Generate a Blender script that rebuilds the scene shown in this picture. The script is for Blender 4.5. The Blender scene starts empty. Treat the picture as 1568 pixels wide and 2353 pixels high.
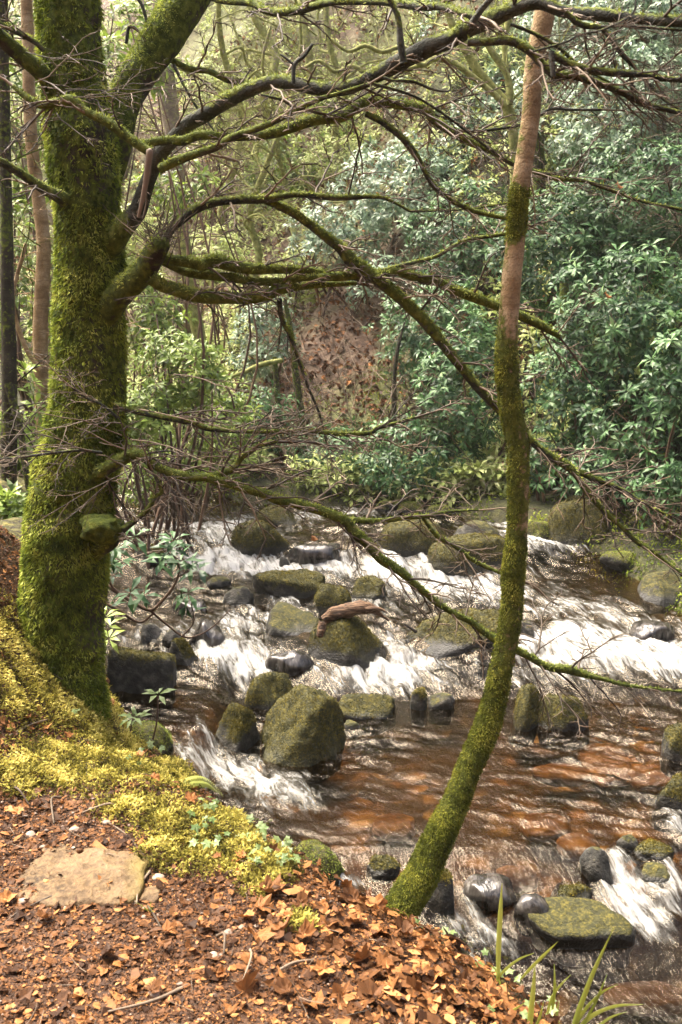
import bpy, math
import numpy as np
from mathutils import Vector
R = math.radians
SC = bpy.context.scene
COL = SC.collection

# ------------------------------------------------------------------ camera
CAM_Z, PITCH, FPX, CX, CY = 1.65, R(10.5), 2260.0, 784.0, 1176.5
cam = bpy.data.cameras.new("camera"); cam_o = bpy.data.objects.new("camera", cam)
COL.objects.link(cam_o)
cam_o.location = (0, 0, CAM_Z); cam_o.rotation_euler = (R(90) - PITCH, 0, 0)
cam.sensor_fit = 'VERTICAL'; cam.sensor_height = 36.0
cam.lens = 36.0 * FPX / 2353.0
cam.clip_start = 0.05; cam.clip_end = 400
cam.dof.use_dof = True; cam.dof.focus_distance = 4.6; cam.dof.aperture_fstop = 6.5
SC.camera = cam_o

# ------------------------------------------------------------------ light
SUN_EL, SUN_AZ = R(62), R(-58)      # azimuth from +Y towards +X
w = bpy.data.worlds.new("World"); SC.world = w; w.use_nodes = True
nt = w.node_tree; nt.nodes.clear()
sky = nt.nodes.new('ShaderNodeTexSky'); sky.sky_type = 'NISHITA'; sky.sun_disc = False
sky.sun_elevation = SUN_EL; sky.sun_rotation = SUN_AZ
sky.air_density = 0.7; sky.dust_density = 9.0; sky.ozone_density = 0.3
bg = nt.nodes.new('ShaderNodeBackground'); bg.inputs[1].default_value = 0.10
wo = nt.nodes.new('ShaderNodeOutputWorld')
nt.links.new(sky.outputs[0], bg.inputs[0]); nt.links.new(bg.outputs[0], wo.inputs[0])
sun = bpy.data.lights.new("sun", 'SUN'); sun.energy = 1.5; sun.angle = R(32); sun.color = (1.0, 0.92, 0.74)
sun_o = bpy.data.objects.new("sun", sun); COL.objects.link(sun_o)
sd = Vector((math.sin(SUN_AZ) * math.cos(SUN_EL), math.cos(SUN_AZ) * math.cos(SUN_EL), math.sin(SUN_EL)))
sun_o.rotation_euler = sd.to_track_quat('Z', 'Y').to_euler(); sun_o.location = (0, 0, 20)
SC.view_settings.view_transform = 'Standard'; SC.view_settings.look = 'None'
SC.view_settings.gamma = 1.0; SC.view_settings.exposure = 2.66
SC.cycles.max_bounces = 6; SC.cycles.diffuse_bounces = 3; SC.cycles.glossy_bounces = 2
SC.cycles.transparent_max_bounces = 10; SC.cycles.caustics_reflective = False; SC.cycles.caustics_refractive = False

# ------------------------------------------------------------------ numeric helpers
def _h(i, j, k, s):
    n = (i.astype(np.uint64) * np.uint64(374761393) + j.astype(np.uint64) * np.uint64(668265263)
         + k.astype(np.uint64) * np.uint64(2147483647) + np.uint64(s * 974711 + 12345)) & np.uint64(0xffffffff)
    n = ((n ^ (n >> np.uint64(13))) * np.uint64(1274126177)) & np.uint64(0xffffffff)
    n = ((n ^ (n >> np.uint64(16))) * np.uint64(2246822519)) & np.uint64(0xffffffff)
    return ((n ^ (n >> np.uint64(15))) & np.uint64(0xffffff)).astype(np.float64) / 0xffffff
def vnoise(p, seed=0):
    p = np.asarray(p, float); q = np.floor(p); f = p - q; f = f * f * (3 - 2 * f)
    q = (q + 100000).astype(np.int64)
    i, j, k = q[:, 0], q[:, 1], q[:, 2]; x, y, z = f[:, 0], f[:, 1], f[:, 2]
    def L(a, b, t): return a + (b - a) * t
    c = [[[_h(i + a, j + b, k + d, seed) for d in (0, 1)] for b in (0, 1)] for a in (0, 1)]
    return L(L(L(c[0][0][0], c[0][0][1], z), L(c[0][1][0], c[0][1][1], z), y),
             L(L(c[1][0][0], c[1][0][1], z), L(c[1][1][0], c[1][1][1], z), y), x)
def fbm(p, oct=4, seed=0, gain=0.5):
    p = np.asarray(p, float); a, t, s = 1.0, 0.0, 0.0
    for o in range(oct):
        t = t + a * vnoise(p * (2.0 ** o), seed + o * 7); s += a; a *= gain
    return t / s
def n2(x, y, sc, oct=3, seed=0):
    x = np.asarray(x, float); y = np.asarray(y, float)
    sh = np.broadcast(x, y).shape
    x, y = np.broadcast_to(x, sh), np.broadcast_to(y, sh)
    return fbm(np.stack([x.ravel() * sc, y.ravel() * sc, np.zeros(x.size) + seed * 3.7], 1), oct, seed).reshape(sh)
def sst(x, a, b):
    t = np.clip((np.asarray(x, float) - a) / (b - a), 0, 1); return t * t * (3 - 2 * t)
def nrm(v):
    return v / np.maximum(np.linalg.norm(v, axis=-1, keepdims=True), 1e-9)

FWD = np.array([0, math.cos(PITCH), -math.sin(PITCH)]); UP = np.array([0, math.sin(PITCH), math.cos(PITCH)])
def ray(u, v):
    return FWD + np.array([(u - CX) / FPX, 0, 0]) + UP * ((CY - v) / FPX)
CAM = np.array([0, 0, CAM_Z])
def P(u, v, y):
    d = ray(u, v); return CAM + d * (y / d[1])
def mpp(p):                       # metres per photo-overview pixel at a point
    return float(np.dot(np.asarray(p) - CAM, FWD)) / FPX

def sdist(x, y, poly):
    """signed distance to a closed polygon, positive inside"""
    x = np.asarray(x, float); y = np.asarray(y, float)
    d = np.full(x.shape, 1e9); ins = np.zeros(x.shape, bool)
    n = len(poly)
    for k in range(n):
        ax, ay = poly[k]; bx, by = poly[(k + 1) % n]
        ex, ey = bx - ax, by - ay
        t = np.clip(((x - ax) * ex + (y - ay) * ey) / (ex * ex + ey * ey), 0, 1)
        d = np.minimum(d, (x - ax - t * ex) ** 2 + (y - ay - t * ey) ** 2)
        c = ((ay > y) != (by > y))
        with np.errstate(divide='ignore', invalid='ignore'):
            xi = (bx - ax) * (y - ay) / (by - ay + 1e-12) + ax
        ins ^= c & (x < xi)
    d = np.sqrt(d); return np.where(ins, d, -d)

NEAR_EDGE = [(12, -5), (6, -1), (3, .8), (1.6, 1.5), (.9, 2.0), (.56, 2.37), (.30, 2.69), (0, 2.9), (-.35, 3.25), (-.56, 3.46),
             (-.85, 3.95), (-1.06, 4.3), (-1.42, 5.0), (-1.95, 6.5), (-2.5, 8), (-3.0, 10), (-4, 12), (-5.5, 15), (-7.3, 18.5), (-10, 22), (-26, 52)]
NEAR_POLY = NEAR_EDGE + [(-40, 95), (-95, 95), (-95, -40), (12, -40)]
FAR_EDGE = [(16, -3), (10, 0), (6, 2.5), (4.2, 4.5), (3.4, 6.2), (2.85, 7.8), (2.6, 9.0), (1.9, 10.1), (1.03, 10.7), (-.2, 11.0), (-1.1, 11.2),
            (-2.2, 12.0), (-3.5, 14), (-4.8, 16.5), (-6.9, 18.7), (-9.9, 22.1), (-25.9, 52)]
FAR_POLY = FAR_EDGE + [(-30, 95), (95, 95), (95, -3)]

_wy = [0, 2.6, 3.4, 4.05, 4.75, 5.0, 6.75, 7.25, 8.0, 8.8, 9.4, 10.0, 11.5, 16, 22, 60]
_wz = [-1.42, -1.40, -1.37, -1.30, -1.02, -1.0, -.985, -.79, -.72, -.62, -.45, -.39, -.33, 0.0, .6, 3.0]
def zw(x, y):
    x = np.asarray(x, float); y = np.asarray(y, float)
    yy = y + (n2(x, y * .3, .9, 2, 3) - .5) * .9 * sst(y, 5.2, 6.4)
    z = np.interp(yy, _wy, _wz)
    return z + .11 * sst(-x, .75, .95) * sst(y, 4.9, 5.3) * (1 - sst(y, 6.8, 7.4))
def hterr(x, y):
    x = np.asarray(x, float); y = np.asarray(y, float)
    s = sdist(x, y, NEAR_POLY) + (n2(x, y, 3.0, 3, 21) - .5) * .22 * sst(y, 1, 2.2)
    t = sdist(x, y, FAR_POLY) + (n2(x, y, 1.3, 3, 22) - .5) * .6
    zwv = zw(x, y)
    bed = zwv - .14 - .16 * n2(x, y, 1.6, 3, 5) - .05 * n2(x, y, 7, 2, 6)
    near = -.12 * sst(x, -.3, .6) - .10 * (1 - sst(s, 0, .28)) + .03 * (n2(x, y, 2.2, 3, 7) - .5) + .035 * (n2(x, y, 9, 3, 8) - .5)
    mound = sst(-x, .92, 1.75) * sst(y, 2.55, 3.7)
    near = near + .78 * mound * (.8 + .4 * n2(x, y, 3.1, 3, 9)) * (1 - .35 * sst(y, 4, 6))
    near = near + np.maximum(0, y - 6) * .05 + np.maximum(0, s - 2.2) * .42 * sst(y, 4, 9) + 1.25 * np.maximum(0, -y - 1.6) * (1 - .75 * sst(-y, 14, 24)) + .8 * np.maximum(0, -x - 5) * (1 - sst(y, 5, 9)) * (1 - .8 * sst(-x, 14, 24))  # unseen slopes behind and left of the camera, steepened to block sky light
    mb = np.exp(-((x + .72) / .38) ** 2 - ((y - 3.25) / .4) ** 2)
    near = near + .10 * mb
    far = zwv + .15 * sst(t, -.1, .35)
    slope = .58 + .42 * sst(x, .3, 2.5) - .1 * sst(-x, 2, 8)
    tt = np.maximum(0, t)
    far = far + np.maximum(0, tt - .8) * slope * 1.22 + .10 * tt * (tt < 8) + .9 * (n2(x, y, .45, 4, 11) - .5) * sst(tt, .3, 3) + .25 * (n2(x, y, 1.7, 3, 12) - .5) * sst(tt, .2, 1)
    wfc = .62 - .44 * sst(y, 3.7, 4.4); a = sst(s / wfc, -1, .03); b = sst(t, -.25, .2)
    rise = .40 * np.maximum(0, y - 15) * sst(y, 15, 22)
    z = bed * (1 - a) + near * a
    return z * (1 - b) + far * b + rise
def march(fn, u, v, y0=1.2, y1=60.0):
    d = ray(u, v); ys = np.concatenate([np.arange(y0, 14, .01), np.arange(14, y1, .05)])
    p = CAM[None] + d[None] * (ys / d[1])[:, None]
    hit = np.nonzero(p[:, 2] < fn(p[:, 0], p[:, 1]))[0]
    return p[hit[0]] if len(hit) else p[-1]
def G(u, v): return march(hterr, u, v)
def W(u, v): return march(zw, u, v)

# ------------------------------------------------------------------ mesh helpers
class MB:
    def __init__(s): s.V = []; s.F = {3: [], 4: []}; s.A = {}; s.n = 0
    def add(s, V, F, **at):
        V = np.asarray(V, float).reshape(-1, 3); F = np.asarray(F, np.int64)
        if len(F): s.F[F.shape[1]].append(F + s.n)
        for k in set(s.A) | set(at):
            L = s.A.setdefault(k, [np.zeros(s.n)] if s.n else [])
            L.append(np.broadcast_to(np.asarray(at.get(k, 0.0), float), (len(V),)))
        s.V.append(V); s.n += len(V); return s
    def arrays(s):
        V = np.concatenate(s.V); F3 = np.concatenate(s.F[3]) if s.F[3] else np.zeros((0, 3), np.int64)
        F4 = np.concatenate(s.F[4]) if s.F[4] else np.zeros((0, 4), np.int64)
        return V, F3, F4, {k: np.concatenate(a) for k, a in s.A.items()}
    def mesh(s, name, mat, smooth=True, origin=None):
        V, F3, F4, A = s.arrays()
        if origin is not None: V = V - np.asarray(origin)[None]
        me = bpy.data.meshes.new(name)
        nl = F3.size + F4.size; nf = len(F3) + len(F4)
        me.vertices.add(len(V)); me.vertices.foreach_set('co', V.astype(np.float32).ravel())
        me.loops.add(nl); me.loops.foreach_set('vertex_index', np.concatenate([F3.ravel(), F4.ravel()]).astype(np.int32))
        me.polygons.add(nf)
        ls = np.concatenate([np.arange(len(F3)) * 3, F3.size + np.arange(len(F4)) * 4]).astype(np.int32)
        me.polygons.foreach_set('loop_start', ls)
        me.polygons.foreach_set('use_smooth', np.full(nf, smooth))
        for k, a in A.items():
            at = me.attributes.new(k, 'FLOAT', 'POINT'); at.data.foreach_set('value', a.astype(np.float32))
        me.update(calc_edges=True); me.validate()
        if mat: me.materials.append(mat)
        return me
    def obj(s, name, mat, parent=None, smooth=True, origin=None):
        if parent is not None and origin is None: origin = parent['_o'] if '_o' in parent else None
        o = bpy.data.objects.new(name, s.mesh(name, mat, smooth, origin)); COL.objects.link(o)
        if parent is not None: o.parent = parent
        elif origin is not None: o.location = tuple(origin)
        return o
ORIG = {}
def thing(name, label, cat, loc, group=None):
    o = bpy.data.objects.new(name, None); COL.objects.link(o); o.location = tuple(float(c) for c in loc)
    o.empty_display_size = .1; o['label'] = label; o['category'] = cat
    if group: o['group'] = group
    ORIG[o.name] = np.asarray(loc, float); return o
def part(mb, name, mat, root, smooth=True, parent=None):
    o = bpy.data.objects.new(name, mb.mesh(name, mat, smooth, ORIG[root.name])); COL.objects.link(o)
    o.parent = parent or root; return o
def tag(o, label, cat, group=None):
    o['label'] = label; o['category'] = cat
    if group: o['group'] = group
    return o
def setting(o, kind='structure'): o['kind'] = kind; return o

def catmull(pts, per=6):
    pts = np.asarray(pts, float); n = len(pts)
    if n < 3:
        t = np.linspace(0, 1, per + 1)[:, None]; return pts[0] * (1 - t) + pts[-1] * t
    q = np.vstack([2 * pts[0] - pts[1], pts, 2 * pts[-1] - pts[-2]]); out = []
    t = np.linspace(0, 1, per, endpoint=False)[:, None]
    for i in range(n - 1):
        a, b, c, d = q[i], q[i + 1], q[i + 2], q[i + 3]
        out.append(.5 * ((2 * b) + (c - a) * t + (2 * a - 5 * b + 4 * c - d) * t ** 2 + (3 * b - a - 3 * c + d) * t ** 3))
    out.append(q[-2][None]); return np.vstack(out)
def frames(p):
    T = nrm(np.gradient(p, axis=0)); N = np.zeros_like(T)
    a = np.array([0, 0, 1.0]) if abs(T[0][2]) < .9 else np.array([0, 1.0, 0])
    n = np.cross(T[0], a); n /= np.linalg.norm(n)
    for i in range(len(p)):
        n = n - T[i] * np.dot(n, T[i]); n /= (np.linalg.norm(n) + 1e-12); N[i] = n
    return T, N, np.cross(T, N)
def tube(p, r, sides=8, bump=0.0, freq=10.0, seed=0, flat=None):
    """tube along a dense path; returns V, F, outward normals, parameter 0..1"""
    p = np.asarray(p, float); n = len(p); r = np.broadcast_to(np.asarray(r, float), (n,))
    T, N, B = frames(p)
    a = np.arange(sides) * 2 * np.pi / sides
    O = N[:, None] * np.cos(a)[None, :, None] + B[:, None] * np.sin(a)[None, :, None]
    rr = np.repeat(r[:, None], sides, 1)
    if bump:
        q = (p[:, None] + O * rr[..., None]).reshape(-1, 3)
        rr = rr * (1 + bump * (fbm(q * freq, 3, seed) - .5).reshape(n, sides) * 2)
    V = (p[:, None] + O * rr[..., None]).reshape(-1, 3)
    V = np.vstack([V, p[-1] + T[-1] * r[-1] * .6])
    i = np.arange(n - 1)[:, None] * sides; j = np.arange(sides)[None]; k = (j + 1) % sides
    F = np.stack([i + j, i + k, i + sides + k, i + sides + j], -1).reshape(-1, 4)
    e = (n - 1) * sides
    C = np.stack([e + np.arange(sides), e + (np.arange(sides) + 1) % sides, np.full(sides, n * sides)], 1)
    Nn = np.vstack([O.reshape(-1, 3), T[-1]])
    tt = np.append(np.repeat(np.linspace(0, 1, n), sides), 1.0)
    return V, F, C, Nn, tt
def add_tube(mb, p, r, sides=6, **k):
    at = {a: k.pop(a) for a in list(k) if a in ('tint', 'moss')}
    V, F, C, Nn, tt = tube(p, r, sides, **k)
    off = mb.n; mb.add(V, F, **at); mb.F[3].append(C + off); return V, F, Nn, tt

def fluff(mb, V, F, N, wt, n, size, rng, droop=.5, out=.8, wid=.45, mf=20.0):
    """n little moss leaflets scattered over the faces F (quads), weighted by wt per vertex"""
    V = np.asarray(V)
    a, b, c, d = (V[F[:, i]] for i in range(4))
    ar = np.linalg.norm(np.cross(c - a, d - b), axis=1) * .5 * np.clip(wt[F].mean(1), 0, None)
    if ar.sum() <= 0: return
    k = rng.choice(len(F), n, p=ar / ar.sum())
    s, t = rng.random((n, 1)), rng.random((n, 1))
    pos = (a[k] * (1 - s) + b[k] * s) * (1 - t) + (d[k] * (1 - s) + c[k] * s) * t
    nn = nrm(N[F[k]].mean(1))
    ax = nrm(nn * out + rng.normal(0, .55, (n, 3)) + np.array([0, 0, -droop]))
    sd_ = nrm(np.cross(ax, rng.normal(0, 1, (n, 3))))
    L = size * rng.uniform(.45, 1.3, (n, 1)); Wd = L * wid
    pos = pos - nn * L * .1
    tri = np.stack([pos - sd_ * Wd * .5, pos + sd_ * Wd * .5 , pos + ax * L], 1).reshape(-1, 3)
    tn = np.repeat(np.clip(rng.random(n) * .35 + 1.5 * (fbm(pos * mf, 3, 5) - .5) + .36, 0, 1), 3)
    mb.add(tri, np.arange(3 * n).reshape(n, 3), tint=tn)
def leaves(mb, p, a, n, l, w, droop=.25, fold=.15, tint=0.5):
    """pointed leaves: base p, axis a, normal n, length l, width w (arrays)"""
    a = nrm(a); s = nrm(np.cross(a, n)); n = np.cross(s, a)
    l = np.asarray(l).reshape(-1, 1); w = np.asarray(w).reshape(-1, 1)
    m = len(p)
    mid = p + a * l * .55
    V = np.stack([p, mid + s * w * .5 + n * w * fold, mid - s * w * .5 + n * w * fold, mid + n * l * droop * .05, p + a * l - n * l * droop], 1)
    F = np.array([[0, 1, 3], [0, 3, 2], [1, 4, 3], [3, 4, 2]])
    mb.add(V.reshape(-1, 3), (np.arange(m)[:, None, None] * 5 + F[None]).reshape(-1, 3), tint=np.repeat(np.broadcast_to(tint, (m,)), 5))

# ------------------------------------------------------------------ materials
def mat(name):
    m = bpy.data.materials.new(name); m.use_nodes = True; t = m.node_tree; t.nodes.clear()
    o = t.nodes.new('ShaderNodeOutputMaterial')
    return m, t, o
def nd(t, typ, **k):
    n = t.nodes.new(typ)
    for a, v in k.items(): setattr(n, a, v)
    return n
def sock(t, s, v):
    if isinstance(v, bpy.types.NodeSocket): t.links.new(v, s)
    elif v is not None: s.default_value = v
def bsdf(t, col, rough=.8, normal=None, spec=.3, **k):
    b = nd(t, 'ShaderNodeBsdfPrincipled'); sock(t, b.inputs['Base Color'], col); sock(t, b.inputs['Roughness'], rough)
    b.inputs['Specular IOR Level'].default_value = spec
    for a, v in k.items(): sock(t, b.inputs[a], v)
    if normal: t.links.new(normal, b.inputs['Normal'])
    return b
def noise(t, scale, detail=4, vec=None, rough=.55, dist=0):
    n = nd(t, 'ShaderNodeTexNoise'); n.inputs['Scale'].default_value = scale; n.inputs['Detail'].default_value = detail
    n.inputs['Roughness'].default_value = rough; n.inputs['Distortion'].default_value = dist
    if vec is None: vec = nd(t, 'ShaderNodeNewGeometry').outputs['Position']
    t.links.new(vec, n.inputs['Vector']); return n.outputs['Fac']
def ramp(t, fac, stops, interp='LINEAR'):
    r = nd(t, 'ShaderNodeValToRGB'); e = r.color_ramp.elements; r.color_ramp.interpolation = interp
    while len(e) < len(stops): e.new(.5)
    for x, (p, c) in zip(e, stops): x.position = p; x.color = (*c, 1) if len(c) == 3 else c
    sock(t, r.inputs[0], fac); return r.outputs[0]
def mixc(t, f, a, b, mode='MIX'):
    m = nd(t, 'ShaderNodeMix', data_type='RGBA', blend_type=mode)
    sock(t, m.inputs[0], f); sock(t, m.inputs[6], a if isinstance(a, bpy.types.NodeSocket) else (*a, 1)); sock(t, m.inputs[7], b if isinstance(b, bpy.types.NodeSocket) else (*b, 1))
    return m.outputs[2]
def mth(t, op, a, b=None, clamp=False):
    m = nd(t, 'ShaderNodeMath', operation=op); m.use_clamp = clamp; sock(t, m.inputs[0], a)
    if b is not None: sock(t, m.inputs[1], b)
    return m.outputs[0]
def attr(t, name): return nd(t, 'ShaderNodeAttribute', attribute_name=name).outputs['Fac']
def bump(t, h, st=.5, dist=.01):
    b = nd(t, 'ShaderNodeBump'); b.inputs['Strength'].default_value = st; b.inputs['Distance'].default_value = dist
    t.links.new(h, b.inputs['Height']); return b.outputs[0]

def bark_mat(name, bark, moss, nscale=1.0):
    """bark with moss where the 'moss' attribute says so; bark, moss: three-colour ramps"""
    m, t, o = mat(name)
    n1 = noise(t, 38 * nscale, 5); n2_ = noise(t, 9 * nscale, 4); n3 = noise(t, 170 * nscale, 3)
    bc = ramp(t, n2_, [(.28, bark[0]), (.5, bark[1]), (.72, bark[2])])
    bc = mixc(t, mth(t, 'MULTIPLY', n1, .55), bc, bark[0]); bc = mixc(t, ramp(t, n3, [(.45, (0, 0, 0)), (.7, (.6, .6, .6))]), bc, bark[0])
    mpn = nd(t, 'ShaderNodeMapping'); mpn.inputs['Scale'].default_value = (9, 9, 55); t.links.new(nd(t, 'ShaderNodeNewGeometry').outputs['Position'], mpn.inputs[0]); nl = noise(t, 1.0 * nscale, 4, mpn.outputs[0], .6, .5)
    bc = mixc(t, ramp(t, nl, [(.52, (0, 0, 0)), (.66, (.55, .55, .55))]), bc, bark[0])
    mc = ramp(t, n1, [(.28, moss[0]), (.5, moss[1]), (.75, moss[2])])
    mc = mixc(t, mth(t, 'MULTIPLY', n3, .5), mc, moss[0])
    f = mth(t, 'ADD', attr(t, 'moss'), mth(t, 'MULTIPLY', mth(t, 'SUBTRACT', n1, .5), .9))
    f = ramp(t, f, [(.42, (0, 0, 0)), (.56, (1, 1, 1))])
    c = mixc(t, f, bc, mc)
    h = mth(t, 'ADD', mth(t, 'MULTIPLY', n1, .6), mth(t, 'MULTIPLY', n3, .4))
    b = bsdf(t, c, .85, bump(t, h, .8, .02), .2); t.links.new(b.outputs[0], o.inputs[0]); return m
def tint_mat(name, stops, rough=.6, spec=.3, trans=0.0, nscale=0, coat=0):
    m, t, o = mat(name)
    f = attr(t, 'tint')
    if nscale: f = mth(t, 'ADD', mth(t, 'MULTIPLY', f, .7), mth(t, 'MULTIPLY', noise(t, nscale, 3), .3))
    c = ramp(t, f, stops)
    b = bsdf(t, c, rough, None, spec)
    if trans:
        tr = nd(t, 'ShaderNodeBsdfTranslucent'); t.links.new(c, tr.inputs[0])
        mx = nd(t, 'ShaderNodeMixShader'); mx.inputs[0].default_value = trans
        t.links.new(b.outputs[0], mx.inputs[1]); t.links.new(tr.outputs[0], mx.inputs[2]); t.links.new(mx.outputs[0], o.inputs[0])
    else: t.links.new(b.outputs[0], o.inputs[0])
    return m

MOSS_COLS = [(.02, .032, .007), (.085, .11, .016), (.22, .25, .04)]
M_TRUNK = bark_mat('mossy_bark', [(.02, .017, .012), (.06, .05, .035), (.13, .11, .08)], MOSS_COLS)
M_BRANCH = bark_mat('branch_bark', [(.022, .025, .02), (.075, .078, .062), (.17, .17, .14)], [(.04, .055, .012), (.12, .15, .028), (.26, .29, .065)])
M_LEAN = bark_mat('smooth_pink_bark', [(.13, .08, .038), (.38, .265, .14), (.62, .49, .31)], [(.025, .032, .006), (.09, .105, .016), (.2, .2, .035)])
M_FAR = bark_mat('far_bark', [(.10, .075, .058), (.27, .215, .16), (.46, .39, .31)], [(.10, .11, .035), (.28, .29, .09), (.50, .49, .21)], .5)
M_TWIG = tint_mat('twig_bark', [(0, (.03, .022, .016)), (.5, (.095, .07, .048)), (1, (.26, .195, .135))], .6, .3)
M_MOSS = tint_mat('trunk_moss', [(.1, (.026, .045, .008)), (.4, (.14, .19, .022)), (.7, (.30, .36, .05)), (1, (.50, .53, .12))], .8, .15, .25)
M_BMOSS = tint_mat('branch_moss', [(.1, (.08, .11, .018)), (.5, (.25, .31, .05)), (1, (.48, .52, .13))], .8, .15, .25)
M_LMOSS = tint_mat('sapling_moss', [(.1, (.03, .038, .006)), (.5, (.15, .17, .02)), (1, (.36, .36, .055))], .8, .15, .25)
M_GMOSS = tint_mat('bank_moss', [(.05, (.05, .045, .008)), (.32, (.17, .15, .026)), (.6, (.41, .36, .07)), (1, (.72, .62, .19))], .8, .15, .3)
M_RMOSS = tint_mat('rock_moss', [(.1, (.016, .017, .004)), (.5, (.085, .072, .010)), (1, (.25, .20, .03))], .8, .15, .2)
M_RHODO = tint_mat('rhododendron_leaf', [(0, (.008, .026, .010)), (.35, (.034, .088, .028)), (.7, (.10, .21, .07)), (1, (.26, .39, .16))], .42, .4, .22)
M_RHODO_Y = tint_mat('young_rhododendron_leaf', [(0, (.035, .06, .012)), (.4, (.15, .23, .032)), (.75, (.31, .42, .07)), (1, (.50, .58, .15))], .38, .45, .3)
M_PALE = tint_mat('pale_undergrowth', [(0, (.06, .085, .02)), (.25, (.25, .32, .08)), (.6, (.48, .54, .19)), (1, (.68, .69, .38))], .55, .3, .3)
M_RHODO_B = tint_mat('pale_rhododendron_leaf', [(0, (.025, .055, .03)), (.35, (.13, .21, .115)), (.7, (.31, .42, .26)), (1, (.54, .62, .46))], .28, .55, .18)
M_LITTER = tint_mat('leaf_litter', [(0, (.014, .007, .004)), (.25, (.05, .022, .010)), (.5, (.16, .070, .026)), (.72, (.36, .155, .050)), (.88, (.50, .26, .10)), (1, (.58, .40, .23))], .6, .18, .12, 60)
M_IVY = tint_mat('ivy_leaf', [(0, (.06, .11, .025)), (.5, (.16, .24, .07)), (1, (.34, .42, .18))], .4, .45, .3, 40)
M_GRASS = tint_mat('grass_blade', [(0, (.12, .16, .02)), (.5, (.30, .36, .05)), (1, (.50, .54, .12))], .45, .4, .35)
M_STEM = tint_mat('shrub_stem', [(0, (.03, .02, .014)), (.5, (.10, .06, .04)), (1, (.22, .14, .09))], .7, .25)
M_STONE = tint_mat('pebble', [(0, (.05, .035, .027)), (.4, (.16, .11, .08)), (.8, (.32, .24, .18)), (1, (.5, .42, .34))], .55, .35, 0, 50)

# ------------------------------------------------------------------ ground
def spaced(lo, a, b, hi, fine, g):
    m = list(np.arange(a, b, fine)); s = fine; x = m[-1]
    while x < hi: s *= g; x += s; m.append(x)
    s = fine; x = m[0]
    while x > lo: s *= g; x -= s; m.insert(0, x)
    return np.array(m)
def grid_mesh(xs, ys, keep=None):
    X, Y = np.meshgrid(xs, ys); nx, ny = len(xs), len(ys)
    i = np.arange(ny - 1)[:, None] * nx; j = np.arange(nx - 1)[None]
    F = np.stack([i + j, i + j + 1, i + nx + j + 1, i + nx + j], -1).reshape(-1, 4)
    return X.ravel(), Y.ravel(), F
gx, gy, gF = grid_mesh(spaced(-70, -2.0, 1.5, 70, .024, 1.045), spaced(-25, 1.5, 4.8, 85, .024, 1.03))
gz = hterr(gx, gy)
gs = sdist(gx, gy, NEAR_POLY); gt = sdist(gx, gy, FAR_POLY)
a_bed = (1 - sst(gs, -.75, -.2)) * (1 - sst(gt, -.1, .25))
a_far = sst(gt, -.1, .4)
gmoss = n2(gx, gy, .8, 4, 31)
mb = MB(); mb.add(np.stack([gx, gy, gz], 1), gF, bed=a_bed, far=a_far, moss=gmoss, edge=np.maximum(1 - sst(gt, .3, 2.0), sst(gx, .4, 1.4) * (1 - sst(gt, 4, 7))), face=1 - sst(gs, -.08, .12) * (1 - sst(gy, 4.2, 4.8)))  # edge: dark mossy waterside, plus shade painted under the right-hand shrubs
m, t, o = mat('ground_mat')
pos = nd(t, 'ShaderNodeNewGeometry').outputs['Position']
nA, nB, nC = noise(t, 14, 5), noise(t, 70, 4), noise(t, 2.2, 4)
soil = ramp(t, nB, [(.25, (.014, .007, .004)), (.5, (.06, .028, .013)), (.75, (.18, .095, .048))])
soil = mixc(t, mth(t, 'MULTIPLY', nA, .6), soil, (.06, .03, .018))
vor = nd(t, 'ShaderNodeTexVoronoi'); vor.inputs['Scale'].default_value = 7.5
wv = nd(t, 'ShaderNodeVectorMath', operation='ADD'); t.links.new(pos, wv.inputs[0])
nv = nd(t, 'ShaderNodeTexNoise'); nv.inputs['Scale'].default_value = 4; t.links.new(pos, nv.inputs['Vector'])
vs = nd(t, 'ShaderNodeVectorMath', operation='SCALE'); vs.inputs['Scale'].default_value = .25; t.links.new(nv.outputs['Color'], vs.inputs[0])
t.links.new(vs.outputs[0], wv.inputs[1]); t.links.new(wv.outputs[0], vor.inputs['Vector'])
sep = nd(t, 'ShaderNodeSeparateColor'); t.links.new(vor.outputs['Color'], sep.inputs[0])
cob = ramp(t, sep.outputs[0], [(.1, (.02, .012, .006)), (.5, (.055, .03, .011)), (.78, (.26, .145, .036)), (1, (.52, .37, .14))])
cob = mixc(t, ramp(t, vor.outputs['Distance'], [(.25, (0, 0, 0)), (.75, (.85, .85, .85))]), cob, (.03, .012, .006))
cob = mixc(t, ramp(t, nC, [(.42, (0, 0, 0)), (.6, (.85, .85, .85))]), cob, (.025, .016, .010))
cob = mixc(t, mth(t, 'MULTIPLY', nA, .4), cob, (.06, .028, .010))
# upstream bed is darker stone
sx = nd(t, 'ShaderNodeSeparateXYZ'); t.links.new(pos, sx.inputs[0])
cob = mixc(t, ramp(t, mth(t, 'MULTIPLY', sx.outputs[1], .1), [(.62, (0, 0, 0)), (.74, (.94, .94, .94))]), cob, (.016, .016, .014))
hill = ramp(t, noise(t, 6, 5, None, .7), [(.3, (.045, .026, .017)), (.5, (.11, .068, .044)), (.7, (.25, .185, .125))])
gm = ramp(t, noise(t, 9, 5), [(.3, (.05, .06, .02)), (.55, (.14, .16, .045)), (.8, (.30, .31, .12))])
hill = mixc(t, ramp(t, attr(t, 'moss'), [(.42, (0, 0, 0)), (.58, (.8, .8, .8))]), hill, gm)
hill = mixc(t, attr(t, 'edge'), hill, ramp(t, noise(t, 12, 5), [(.35, (.012, .013, .007)), (.55, (.032, .036, .012)), (.75, (.085, .095, .022))]))  # dark waterside moss; beneath the right-hand shrubs this colour paints their shade
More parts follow.
